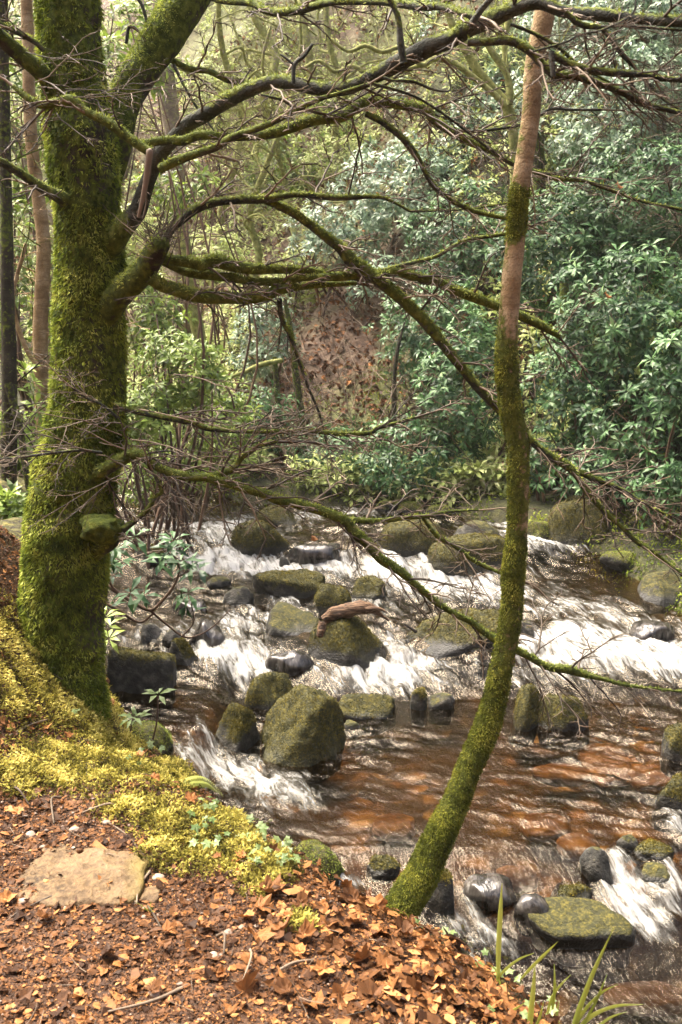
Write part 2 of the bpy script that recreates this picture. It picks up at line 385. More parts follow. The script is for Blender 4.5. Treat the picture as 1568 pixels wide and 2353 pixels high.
soil = mixc(t, attr(t, 'face'), soil, ramp(t, noise(t, 20, 5), [(.35, (.025, .018, .010)), (.55, (.08, .075, .018)), (.75, (.20, .17, .04))]))
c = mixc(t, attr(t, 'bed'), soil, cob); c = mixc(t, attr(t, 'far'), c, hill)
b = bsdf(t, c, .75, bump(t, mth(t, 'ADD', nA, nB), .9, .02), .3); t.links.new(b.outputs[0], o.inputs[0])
setting(mb.obj('ground', m))

# ------------------------------------------------------------------ water
FD = np.array([.42, -.907])
FOAM = [(430,1212,150,32,.75),(560,1225,90,40,.7),(720,1298,230,26,1.0),(900,1312,130,36,1.0),(480,1280,120,22,.6),(600,1310,120,18,.6),
 (1100,1352,170,38,.95),(980,1290,80,40,1.0),(1180,1212,60,28,1.0),(1290,1250,80,22,.8),(1330,1400,150,30,.6),(1430,1470,190,48,1.3),
 (1290,1480,110,34,1.0),(1540,1510,80,38,1.1),(560,1428,90,46,.75),(640,1390,100,24,.55),(520,1505,110,46,.85),(380,1458,150,22,.75),
 (600,1530,80,36,.6),(840,1400,90,26,.5),(910,1478,42,45,.9),(850,1548,150,40,1.1),(930,1530,80,30,1.0),(880,1592,120,26,.6),
 (560,1605,80,40,.5),(470,1680,64,50,.8),(445,1722,50,38,1.0),(510,1764,84,36,1.45),(590,1805,120,44,1.1),(690,1855,120,42,.6),
 (810,2030,54,38,1.1),(1150,2060,100,50,.75),(1050,2130,80,46,1.0),(1130,2180,84,56,1.05),(1415,2010,50,60,1.3),(1450,2075,76,60,1.4),
 (1545,2030,54,84,1.0),(1555,1900,44,54,.9),(1490,2130,74,48,1.1),(1350,1560,220,34,.4),(1180,1570,150,50,.25),(760,1180,180,14,.6)]
fb = []
for (u, v, ru, rv, s) in FOAM:
    c0 = W(u, v); a0 = W(u, v - rv); b0 = W(u, v + rv); k = mpp(c0)
    fb.append((c0[0], c0[1], ru * k, max(.06, abs(a0[1] - b0[1]) * .5), s))
def foam_at(x, y):
    f = .27 * sst(y, 6.7, 7.3) * (1 - .6 * sst(x - .12 * y, .6, 1.3) * sst(y, 8.0, 8.8)) + .10 * sst(y, 8.2, 9.2)
    for (bx, by, rx, ry, s) in fb:
        d = ((x - bx) / rx) ** 2 + ((y - by) / ry) ** 2
        f = f + s * np.exp(-d * 1.1)
    return np.clip(f * (.42 + 1.15 * n2(x * .8 + .4 * y, y * 1.6, 1.9, 4, 44)), 0, 1.3)
ys = [2.0]
while ys[-1] < 24: ys.append(ys[-1] + max(.011, .0032 * ys[-1]) * (1 if ys[-1] < 12 else 3))
wx, wy, wF = grid_mesh(np.arange(-6.5, 6.5, .021), np.array(ys))
wok = (sdist(wx, wy, NEAR_POLY) < .25) & (sdist(wx, wy, FAR_POLY) < .7)
wok &= (np.abs(wx) < .42 * wy + .8) | (wy < 4)
wF = wF[wok[wF].all(1)]
use = np.unique(wF); rem = np.full(len(wx), -1); rem[use] = np.arange(len(use)); wF = rem[wF]; wx = wx[use]; wy = wy[use]
foam = foam_at(wx, wy); foam = foam - .62 * (1 - sst(foam, .06, .36))
ang = (n2(wx, wy, .7, 2, 41) - .5) * 1.3
wxx = wx + .10 * (n2(wx, wy, 2.3, 2, 42) - .5); wyy = wy + .10 * (n2(wx, wy, 2.3, 2, 43) - .5)
fs = wxx * FD[0] + wyy * FD[1]; fn = wxx * FD[1] * -1 + wyy * FD[0] + ang * .12
z0 = zw(wx, wy)
rip = (fbm(np.stack([wxx * 5.0, (wyy + (wxx + .5 * ang) * .35) * 13, wx * 0], 1), 3, 51) - .5) * .050 + (fbm(np.stack([wxx * 16, (wyy + wxx * .2) * 38, wx * 0], 1), 2, 52) - .5) * .016
fm = np.clip(foam, 0, 1)
turb = (1 - np.abs(2 * fbm(np.stack([fs * 2.2, fn * 5.0, wx * 0], 1), 3, 53) - 1) * 1.6)
turb2 = fbm(np.stack([fs * 7, fn * 15, wx * 0], 1), 3, 54) - .5
rip = rip * (.35 + 1.35 * sst(n2(wx, wy, 1.5, 3, 57), .3, .7))
z1 = z0 + rip * (1 + .5 * sst(wy, 6.5, 7.5)) + fm * (.060 * (turb - .5) + .030 * turb2) + .05 * sst(wy, 6.8, 7.5) * (n2(wx, wy, 2.6, 3, 56) - .5)
mb = MB(); mb.add(np.stack([wx, wy, z1], 1), wF, foam=foam, fs=fs, fn=fn, crest=np.clip(turb + turb2, 0, 1.5))
m, t, o = mat('water_mat')
cv = nd(t, 'ShaderNodeCombineXYZ'); sock(t, cv.inputs[0], mth(t, 'MULTIPLY', attr(t, 'fs'), 4.6)); sock(t, cv.inputs[1], mth(t, 'MULTIPLY', attr(t, 'fn'), 17.0))
cw = nd(t, 'ShaderNodeCombineXYZ'); sock(t, cw.inputs[0], mth(t, 'MULTIPLY', attr(t, 'fs'), 18.0)); sock(t, cw.inputs[1], mth(t, 'MULTIPLY', attr(t, 'fn'), 48.0))
na = noise(t, 1.0, 6, cv.outputs[0], .62, .8); nb = noise(t, 1.0, 4, cw.outputs[0], .6, .6)
v = mth(t, 'ADD', mth(t, 'MULTIPLY', attr(t, 'foam'), .92), mth(t, 'MULTIPLY', mth(t, 'SUBTRACT', na, .5), 2.4))
v = mth(t, 'ADD', v, mth(t, 'MULTIPLY', mth(t, 'SUBTRACT', nb, .5), .75))
v = mth(t, 'ADD', v, mth(t, 'MULTIPLY', mth(t, 'SUBTRACT', attr(t, 'crest'), .55), .35))
v = mth(t, 'SUBTRACT', v, .32)
ff = ramp(t, v, [(.22, (0, 0, 0)), (.5, (.30, .30, .30)), (.80, (.72, .72, .72)), (1.1 - .1, (.93, .93, .93))])
bn = bump(t, mth(t, 'ADD', nb, mth(t, 'MULTIPLY', na, .8)), .45, .02)
fr = nd(t, 'ShaderNodeFresnel'); fr.inputs[0].default_value = 1.36; t.links.new(bn, fr.inputs['Normal'])
tr = nd(t, 'ShaderNodeBsdfTransparent'); tr.inputs[0].default_value = (.64, .50, .315, 1)
gl = nd(t, 'ShaderNodeBsdfGlossy'); gl.inputs['Roughness'].default_value = .06; gl.inputs['Color'].default_value = (.92, .84, .70, 1); t.links.new(bn, gl.inputs['Normal'])
mx = nd(t, 'ShaderNodeMixShader'); t.links.new(fr.outputs[0], mx.inputs[0]); t.links.new(tr.outputs[0], mx.inputs[1]); t.links.new(gl.outputs[0], mx.inputs[2])
fo = bsdf(t, ramp(t, mth(t, 'ADD', mth(t, 'MULTIPLY', v, .7), mth(t, 'MULTIPLY', nb, .35)), [(.30, (.08, .075, .06)), (.6, (.21, .205, .185)), (.95, (.40, .40, .385))]), .6, bump(t, mth(t, 'ADD', nb, na), .4, .03), .3)
mf = nd(t, 'ShaderNodeMixShader'); t.links.new(ff, mf.inputs[0]); t.links.new(mx.outputs[0], mf.inputs[1]); t.links.new(fo.outputs[0], mf.inputs[2])
t.links.new(mf.outputs[0], o.inputs[0])
setting(mb.obj('water', m))

# ------------------------------------------------------------------ rocks
import bmesh
_ico = {}
def ico(k):
    if k not in _ico:
        bm = bmesh.new(); bmesh.ops.create_icosphere(bm, subdivisions=k, radius=1)
        _ico[k] = (np.array([v.co[:] for v in bm.verts]), np.array([[v.index for v in f.verts] for f in bm.faces])); bm.free()
    return _ico[k]
def vnormals(V, F):
    n = np.zeros_like(V); fnm = np.cross(V[F[:, 1]] - V[F[:, 0]], V[F[:, 2]] - V[F[:, 0]])
    for i in range(3): np.add.at(n, F[:, i], fnm)
    return nrm(n)
m, t, o = mat('river_rock')
n1, n2b, n3 = noise(t, 16, 5), noise(t, 75, 4), noise(t, 220, 2)
rc = ramp(t, n1, [(.3, (.012, .012, .010)), (.5, (.038, .036, .030)), (.72, (.13, .12, .10))])
mc = ramp(t, n2b, [(.3, (.018, .02, .004)), (.5, (.075, .066, .010)), (.72, (.20, .165, .025))])
mc = mixc(t, mth(t, 'MULTIPLY', n3, .55), mc, (.03, .03, .008)); mc = mixc(t, ramp(t, noise(t, 26, 3), [(.40, (.8, .8, .8)), (.58, (0, 0, 0))]), mc, (.02, .022, .006))
f = ramp(t, mth(t, 'ADD', attr(t, 'moss'), mth(t, 'MULTIPLY', mth(t, 'SUBTRACT', n1, .5), .8)), [(.42, (0, 0, 0)), (.58, (1, 1, 1))])
c = mixc(t, f, rc, mc); c = mixc(t, attr(t, 'wet'), c, mixc(t, .75, c, (.012, .011, .009)))
rg = ramp(t, attr(t, 'wet'), [(0, (.8, .8, .8)), (1, (.28, .28, .28))])
b = bsdf(t, c, rg, bump(t, mth(t, 'ADD', n1, mth(t, 'MULTIPLY', n2b, .7)), .8, .02), .4); t.links.new(b.outputs[0], o.inputs[0]); M_ROCK = m
m, t, o = mat('water_sheeted_rock')
geo = nd(t, 'ShaderNodeNewGeometry'); mp = nd(t, 'ShaderNodeMapping'); mp.inputs['Scale'].default_value = (15, 6, 5); t.links.new(geo.outputs['Position'], mp.inputs[0])
na = noise(t, 1.0, 5, mp.outputs[0], .6, .7)
c = ramp(t, na, [(.42, (.018, .016, .014)), (.6, (.07, .062, .055)), (.78, (.30, .29, .27))])
b = bsdf(t, c, .18, bump(t, na, .7, .02), .6); t.links.new(b.outputs[0], o.inputs[0]); M_SHEET = m
m, t, o = mat('sandy_slab')
n1, n2b = noise(t, 7, 5), noise(t, 60, 5)
c = ramp(t, n1, [(.32, (.035, .02, .009)), (.48, (.10, .062, .03)), (.7, (.20, .14, .08))])
c = mixc(t, ramp(t, n2b, [(.4, (0, 0, 0)), (.7, (.6, .6, .6))]), c, (.26, .17, .08))
c = mixc(t, ramp(t, attr(t, 'moss'), [(.45, (0, 0, 0)), (.65, (.8, .8, .8))]), c, (.16, .12, .03))
b = bsdf(t, c, .7, bump(t, mth(t, 'ADD', n1, n2b), .6, .015), .3); t.links.new(b.outputs[0], o.inputs[0]); M_SLAB = m
m, t, o = mat('submerged_slab')
n1, n2b = noise(t, 7, 5), noise(t, 40, 5)
c = ramp(t, n1, [(.3, (.025, .015, .007)), (.5, (.09, .053, .02)), (.7, (.24, .16, .07))])
c = mixc(t, mth(t, 'MULTIPLY', n2b, .6), c, (.12, .045, .015))
b = bsdf(t, c, .6, bump(t, n2b, .5, .02), .3); t.links.new(b.outputs[0], o.inputs[0]); M_SUNK = m

ROCKS = {}
def rock(label, u, v, hw, hh, seed, moss=.6, p=2.4, ry=.8, tilt=0.0, yaw=0.0, cuts=7, level=4, sheet=False, cut=(), gp=None, name='river_rock', cat='rock', fl=1.0, surf=None, wetmul=1.0, mat_=None, side=0.0, rough=1.0):
    rng = np.random.default_rng(seed)
    wf = (surf or W)(u, v + hh); k = mpp(wf); rx = hw * k * 1.14; ryy = rx * ry
    yc = wf[1] + ryy * .8; xc = P(u, v, yc)[0]
    zt = P(u, v - hh, yc + ryy * .15)[2]; zb = float((zw if surf is None else hterr)(np.array([xc]), np.array([yc]))[0])
    h = max(zt - zb, .05); rz = h * 1.18; cz = zt - rz
    n0, F = ico(level); n = n0
    r = 1 / (np.abs(n) ** p).sum(1) ** (1 / p)
    for i in range(cuts):
        d = nrm(rng.normal(0, 1, 3) * np.array([1, 1, .7])); off = rng.uniform(.55, .93)
        dd = n @ d; r = np.where(dd * r > off, off / np.maximum(dd, 1e-3) * .93 + r * .07, r)
    for (ax_, ay_, az_, off) in cut:
        dd = n @ nrm(np.array([ax_, ay_, az_])); r = np.where(dd * r > off, off / np.maximum(dd, 1e-3) * .97 + r * .03, r)
    V = n * r[:, None]
    V = V * (1 + .42 * rough * (fbm(V * 1.5 + seed * 3.1, 3, seed) - .5) + .09 * (fbm(V * 6 + seed, 3, seed + 1) - .5))[:, None]
    V = V * np.array([rx, ryy, rz])
    V[:, 2] *= 1 / max(V[:, 2].max() / rz, .3)
    c, s = math.cos(tilt), math.sin(tilt); V = np.stack([V[:, 0] * c + V[:, 2] * s, V[:, 1], -V[:, 0] * s + V[:, 2] * c], 1)
    c, s = math.cos(yaw), math.sin(yaw); V = np.stack([V[:, 0] * c - V[:, 1] * s, V[:, 0] * s + V[:, 1] * c, V[:, 2]], 1)
    V[:, 0] *= rx / max(np.abs(V[:, 0]).max(), 1e-6); V[:, 2] *= rz / max(V[:, 2].max(), 1e-6)
    V += np.array([xc, yc, cz]); V[:, 2] = np.maximum(V[:, 2], zb - .13)
    N = vnormals(V, F)
    hr = (V[:, 2] - zb) / h
    mo = moss + (.3 if moss >= .85 else .08) + .85 * (N[:, 2] - .45) + .7 * (fbm(V * 5, 3, seed + 2) - .5) - .45 * (1 - sst(hr, .0, .25)) - side * N[:, 0]
    wet = np.clip((1 - sst(hr + .4 * (fbm(V * 7, 2, seed + 3) - .5), .05, .38)) * wetmul, 0, 1)
    org = np.array([xc, yc, zb])
    mb = MB(); mb.add(V, F, moss=mo, wet=wet)
    root = thing(name, label, cat, org, gp)
    part(mb, 'stone', mat_ or (M_SHEET if sheet else M_ROCK), root)
    if moss > .45 and not sheet and fl > 0:
        fm_ = MB(); Fq = np.concatenate([F, F[:, 2:3]], 1)
        area = 2.5 * rx * (ryy + rz)
        size = max(.010, 1.3 * mpp(org) * 2.3)
        nn = int(min(9000, fl * .55 * area / (size * size * .25)))
        fluff(fm_, V, Fq, N, np.clip((mo - .45) * 4, 0, 1) * (hr > .1), nn, size, rng, .25, .8, .5)
        if fm_.n: part(fm_, 'moss', M_BMOSS if name == 'bank_rock' else M_RMOSS, root, smooth=False)
    ROCKS[label] = org; return root
RK = [
 ('largest mossy egg shaped boulder standing mid stream in brown pool',685,1664,100,88,1,dict(moss=1.25,wetmul=.4,cuts=4,p=2.3,ry=.8,level=5,tilt=.3,cut=[(.7,-.4,.6,.78),(-.75,-.3,.5,.74)])),
 ('flat topped mossy rock leaning behind the largest egg shaped boulder',632,1588,62,44,2,dict(moss=.85,cuts=4)),
 ('dark wet rock with brown moss cap left of largest boulder',542,1674,54,54,3,dict(moss=.55,cuts=4,cut=[(-.5,-.5,.7,.5),(.7,-.5,.3,.6)])),
 ('dark green square faced block beside the foot of the big trunk',322,1538,72,58,4,dict(moss=.50,p=6,cuts=0,cut=[(.1,-1,.12,.62),(.05,.1,1,.8)],ry=.6,wetmul=.4,fl=.5,tilt=.06,rough=.3)),
 ('small black pointed rock touching the square dark green block',427,1500,40,34,5,dict(moss=.5,cuts=4,cut=[(.6,-.35,.7,.35),(-.3,-1,.1,.5)])),
 ('grey slab tipped leftwards just left of the driftwood log',667,1430,72,38,6,dict(moss=.42,p=3.2,cuts=4,cut=[(.35,-.35,.9,.42),(-.2,-1,.1,.7)],tilt=-.15,ry=.7)),
 ('round mossy boulder carrying the brown driftwood log',800,1478,86,60,7,dict(moss=.62,cuts=4,cut=[(.6,-.4,.6,.62),(-.5,-.7,.3,.7)])),
 ('mossy pointed rock directly behind the driftwood log',765,1376,42,38,8,dict(moss=.8,cuts=5,level=4)),
 ('small moss topped rock upstream right of the driftwood log',851,1354,37,28,9,dict(moss=.7,cuts=7)),
 ('long low rock with mossy top and water dripping down its dark front',667,1346,79,34,10,dict(moss=.62,p=3.6,cuts=3,cut=[(0,-1,.1,.55),(.1,-.15,1,.6)],ry=.6)),
 ('small dark wet rock at the left end of long dripping rock',548,1370,32,25,11,dict(moss=.3,cuts=7)),
 ('low dark stone in white water between trunk and long dripping rock',505,1339,26,16,12,dict(moss=.25,cuts=7)),
 ('big mossy dome boulder upstream at the head of the rapids',617,1235,75,42,13,dict(moss=.9,cuts=4,p=2.6)),
 ('mossy stone peeping over behind the upstream dome boulder',637,1184,44,22,14,dict(moss=.9,cuts=5)),
 ('dark rock with moss cap upstream beside the low rhododendron branch',345,1270,38,21,15,dict(moss=.6,cuts=6)),
 ('wet ledge with white water pouring over it beside upstream dome',722,1270,70,24,16,dict(sheet=True,p=3.5,cuts=3,ry=.5)),
 ('long tilted grey slab whose right end meets the leaning trunk',1058,1455,112,54,17,dict(moss=.5,p=3.4,cuts=3,cut=[(-.28,-.45,.85,.45),(.1,-1,-.1,.6)],tilt=-.2,ry=.5)),
 ('small flat stone under the right end of long tilted slab',1104,1487,36,18,18,dict(moss=.3,p=3,cuts=5)),
 ('yellow green moss covered dome left of the leaning trunk',1082,1274,92,46,19,dict(moss=1.0,cuts=3,p=2.6)),
 ('mossy boulder under thin twigs behind the yellow green dome',949,1228,74,44,20,dict(moss=.9,cuts=4)),
 ('dark bare boulder between two mossy domes near far bank',1094,1222,50,26,21,dict(moss=.3,cuts=6)),
 ('tall mossy boulder on far bank right of the leaning trunk',1339,1200,72,62,22,dict(moss=.85,cuts=5,p=2.8)),
 ('mossy boulder at the right edge upstream under dark shrubs',1546,1246,44,36,23,dict(moss=.8,cuts=5)),
 ('brown half bare rock at right edge above the white apron',1530,1352,62,36,24,dict(moss=.45,cuts=6)),
 ('long low dark rock with orange moss right of largest boulder',849,1624,70,25,25,dict(moss=.6,cuts=4,p=3,cut=[(.1,-.4,1,.5)],ry=.5)),
 ('upright small stone beside the short spout of the brown pool',966,1604,21,27,26,dict(moss=.6,cuts=6)),
 ('small dark sloping stone right of the upright spout stone',1016,1610,30,22,27,dict(moss=.3,cuts=7)),
 ('tall yellow mossed stone half hidden behind the leaning trunk',1200,1622,34,52,28,dict(moss=.9,cuts=3,ry=1.1,p=2.1,tilt=.2)),
 ('round dark rock with mossy crown in brown pool past leaning trunk',1289,1642,60,44,29,dict(moss=.68,cuts=4,cut=[(-.6,-.5,.5,.6),(.5,-.8,.2,.65)])),
 ('mossy boulder cut by right edge above the brown pool',1566,1708,40,46,30,dict(moss=.7,cuts=5)),
 ('brown mossy boulder cut by right edge below the pool boulder',1560,1820,52,46,31,dict(moss=.6,cuts=4)),
 ('big flat brown slab with mossy right end in lower rapids',1331,2138,114,52,32,dict(moss=.45,p=3.4,cuts=3,cut=[(-.12,-.3,1,.5),(0,-1,0,.7)],ry=.55,tilt=.06)),
 ('dark mossy ledge stone upstream of the big flat brown slab',1314,2060,52,26,33,dict(moss=.6,cuts=6)),
 ('black slanted rock left of the narrow white chute',1374,1986,38,40,34,dict(moss=.2,cuts=7,tilt=-.4)),
 ('low mossy oval stone right of the narrow white chute',1491,1957,49,26,35,dict(moss=.7,cuts=4)),
 ('dark stone below the oval stone at the narrow white chute',1498,2010,40,26,36,dict(moss=.45,cuts=6)),
 ('small black stone at the head of the narrow white chute',1441,1936,22,20,37,dict(moss=.2,cuts=6)),
 ('brown rock wedged right behind the foot of leaning trunk',1010,2046,42,52,38,dict(moss=.5,cuts=5)),
 ('dark rock left behind the foot of the leaning trunk',879,1992,36,26,39,dict(moss=.5,cuts=6)),
 ('water sheeted rock right of the foot of leaning trunk',1124,2056,58,44,40,dict(sheet=True,cuts=4,p=2.6)),
 ('small water sheeted rock left of the big flat brown slab',1222,2090,40,38,41,dict(sheet=True,cuts=4)),
 ('tiny wet stone in the pool right of largest boulder',806,1668,20,13,43,dict(moss=.4,cuts=5,level=3)),
 ('grey rock under a sheet of water before the log boulder',668,1522,52,32,45,dict(sheet=True,cuts=4)),
 ('dark wet stone in the white fall near the big trunk',440,1392,40,16,51,dict(sheet=True,cuts=5)),
 ('black stone in the small falls beside the big trunk',345,1455,36,24,52,dict(moss=.1,cuts=6)),
 ('wet black stone at the middle of the small falls',398,1462,24,18,53,dict(moss=.1,cuts=6)),
 ('streaked round stone at the right end of small falls',475,1452,40,30,54,dict(sheet=True,cuts=5)),
 ('dark boulder under the spray at far right white apron',1500,1448,50,22,55,dict(sheet=True,cuts=4)),
 ('low dark stone between white chutes under leaning trunk',1205,1445,22,20,56,dict(moss=.2,cuts=6)),
 ('small dark stone splitting water below yellow green dome',655,1290,12,12,57,dict(moss=.1,cuts=6,level=3)),
]
for (lb, u, v, hw, hh, sd_, kw) in RK: rock(lb, u, v, hw, hh, sd_, gp='rocks standing in the stream', **kw)
# far-bank mossy mounds, stones on dry ground
for (lb, u, v, hw, hh, sd_, kw) in [
 ('broad bright mossy mound on far bank behind the leaning trunk',1100,1140,115,36,61,dict(moss=1.1,cuts=2,p=2.3,ry=.6)),
 ('mossy hump above the bright mound on far bank',1160,1092,40,28,62,dict(moss=1.0,cuts=3)),
 ('mossy far bank stone just right of the leaning trunk',1250,1150,44,32,63,dict(moss=.95,cuts=4)),
 ('pale grey bare stone beside the tall far bank boulder',1277,1152,16,20,64,dict(moss=.0,cuts=6,wetmul=0)),
 ('dark far bank stone under twigs at mid picture',885,1164,30,14,65,dict(moss=.5,cuts=6)),
 ('low far bank stone right of the dark twig shaded stone',950,1166,32,14,66,dict(moss=.6,cuts=6)),
 ('far bank stone before the broad bright mound',1010,1172,28,13,67,dict(moss=.6,cuts=6)),
 ('dark mossy rock low under shrubs at far right bank',1450,1210,54,34,68,dict(moss=.55,cuts=5)),
 ('mossy rock at the far waterline just right of leaning trunk',1240,1218,36,24,91,dict(moss=.7,cuts=5)),
 ('low dark rock beside the calm water right of tall boulder',1425,1288,44,22,92,dict(moss=.5,cuts=6)),
 ('mossy rock behind the tall boulder on far bank',1395,1150,62,38,93,dict(moss=.8,cuts=4)),
 ('dark hump under hanging leaves at the right edge bank',1512,1175,62,40,94,dict(moss=.7,cuts=5)),
 ('small wet rock at the right end of the calm water',1490,1308,34,20,95,dict(moss=.4,cuts=6))]:
    rock(lb, u, v, hw, hh, sd_, gp='rocks along the far bank', name='bank_rock', **kw)
rock('mossy rock bulging from the near bank above small chute', 722, 1992, 66, 54, 71, .95, cuts=3, p=2.2, name='bank_rock', fl=1.3)
rock('flat mossy rock at the bank foot below the big trunk', 325, 1695, 66, 38, 72, .8, cuts=3, p=2.4, name='bank_rock')
for (lb, u, v, hw, hh, sd_) in [('large submerged orange slab in the pool past leaning trunk',1396,1712,54,42,81),('submerged flat orange stone left of the large sunken slab',1290,1735,62,16,82),
 ('submerged brown stone under the pool near right edge',1500,1745,50,22,83),('submerged orange slab at the bottom right shallows',1490,2235,100,40,84),('submerged orange stone mid pool near the trunk',1255,1850,55,24,85),
 ('submerged rusty stone lower mid pool',1330,1895,48,22,86),('submerged orange stone in front of largest boulder',905,1850,50,20,87),('submerged pale stone in the eddy above sheeted rock',1190,1960,46,26,88)]:
    c0 = W(u, v); k = mpp(c0); rng = np.random.default_rng(sd_); n0, F = ico(4)
    V = n0 / ((np.abs(n0) ** 3).sum(1) ** (1 / 3))[:, None]
    V = V * (1 + .4 * (fbm(V * 1.7 + sd_, 3, sd_) - .5))[:, None] * np.array([hw * k, abs(W(u, v - hh)[1] - W(u, v + hh)[1]) * .5, .05])
    V[:, 2] += .03 * (fbm(V * 12, 3, sd_) - .5); V[:, :2] *= (1 + .25 * (fbm(V * 5, 3, sd_ + 1) - .5))[:, None]
    zt = float(zw(c0[:1], c0[1:2])[0]) - .085
    V = V + np.array([c0[0], c0[1], zt - V[:, 2].max()])
    mb = MB(); mb.add(V, F); ob = mb.obj('sunken_stone', M_SUNK, origin=np.array([c0[0], c0[1], zt - .1])); tag(ob, lb, 'stone', 'stones under the clear pool')

# ------------------------------------------------------------------ trees
def wpath(pts, y0, y1, per=5):
    """photo points (u, v, half width[, depth]) -> world path and radii"""
    n = len(pts); q = []; r = []
    L = [0.0]
    for i in range(1, n): L.append(L[-1] + math.hypot(pts[i][0] - pts[i - 1][0], pts[i][1] - pts[i - 1][1]))
    k_ = max([i for i in range(n) if len(pts[i]) > 3], default=0)
    for i, p in enumerate(pts):
        y = p[3] if len(p) > 3 else (y0 + (y1 - y0) * L[i] / max(L[-1], 1) if len(pts[0]) < 4 else np.interp(L[i], [L[k_], L[-1]], [pts[k_][3], y1]))
        w_ = P(p[0], p[1], y); q.append(w_); r.append(p[2] * mpp(w_))
    q = catmull(q, per); rr = np.interp(np.linspace(0, n - 1, len(q)), np.arange(n), r)
    return q, rr
class Twigs:
    def __init__(s, rng): s.p = []; s.r = []; s.rng = rng
    def grow(s, p, d, L, r, lvl, droop=.03, spread=.8):
        rng = s.rng; n = 5; d = np.asarray(d, float); d /= np.linalg.norm(d)
        side = np.cross(d, [0, 0, 1.0]) + rng.normal(0, .25, 3); side /= np.linalg.norm(side) + 1e-9
        pts = [np.asarray(p, float)]; ds = [d]; sg = 1 if rng.random() < .5 else -1
        for i in range(n):
            d = d + side * sg * .17 * (1 if i % 2 else -1) + rng.normal(0, .09, 3) + np.array([0, 0, -droop])
            d /= np.linalg.norm(d); pts.append(pts[-1] + d * L / n); ds.append(d)
        s.p.append(pts); s.r.append(np.linspace(r, r * .5, n + 1))
        if lvl > 0:
            for i in range(1, n + 1):
                if rng.random() < .12: continue
                sg = -sg
                cd = ds[i] * .75 + side * sg * spread + rng.normal(0, .16, 3)
                s.grow(pts[i], cd, L * rng.uniform(.3, .62) * (1.1 - .1 * i), max(r * .62, .0009), lvl - 1, droop, spread)
    def build(s, mb, sides=4, lo=0.0, hi=1.0):
        if not s.p: return
        Pp = np.array(s.p); Rr = np.array(s.r); m, n = Rr.shape
        T = nrm(np.gradient(Pp, axis=1)); ref = np.array([.31, .52, .79])
        N = nrm(np.cross(T, ref[None, None])); B = np.cross(T, N)
        a = np.arange(sides) * 2 * np.pi / sides
        V = Pp[:, :, None] + Rr[:, :, None, None] * (N[:, :, None] * np.cos(a)[None, None, :, None] + B[:, :, None] * np.sin(a)[None, None, :, None])
        i = np.arange(n - 1)[:, None] * sides; j = np.arange(sides)[None]; k = (j + 1) % sides
        F = np.stack([i + j, i + k, i + sides + k, i + sides + j], -1).reshape(-1, 4)
        F = (np.arange(m)[:, None, None] * (n * sides) + F[None]).reshape(-1, 4)
        mb.add(V.reshape(-1, 3), F, tint=np.repeat(lo + (hi - lo) * s.rng.random(m), n * sides))

rng = np.random.default_rng(11)
TR = [(157,-140,66),(158,0,68),(161,100,69),(172,200,73),(187,300,82),(197,400,79),(203,500,74),(208,600,77),(205,700,77),(209,800,81),(202,900,83),(195,1000,90),(169,1100,93),(157,1200,95),(148,1300,96),(142,1400,97),(143,1500,96),(152,1600,92),(160,1690,90)]
base = P(150, 1610, 4.12); base[2] = float(hterr(base[:1], base[1:2])[0])
TREE = thing('mossy_tree', 'big moss covered tree with spreading bare limbs standing on the left bank', 'tree', base)
q, rr = wpath(TR, 4.12, 4.12, 8)
V, F, C, N, tt = tube(q, rr, 64, bump=.10, freq=5, seed=3)
V[:len(N)] += N * ((fbm(V * 14, 3, 9) - .5) * .028)[:, None]
zb = V[:, 2]
mo = .60 + 1.5 * (fbm(V * 3.0, 4, 12) - .45) - .25 * N[:, 0] * .4
mb = MB(); mb.add(V, F, moss=mo); mb.F[3].append(C)
TRUNK = part(mb, 'trunk', M_TRUNK, TREE)
mb = MB(); wt = np.clip(mo - .38, 0, 1) * (N[:, 1] < .35) * (.35 + 1.3 * np.clip(fbm(V * 5.5, 3, 15) - .3, 0, 1))
fluff(mb, V, F, N, wt, 46000, .020, rng, .9, .75, .42, 14.0)
part(mb, 'moss', M_MOSS, TREE, smooth=False, parent=TRUNK)

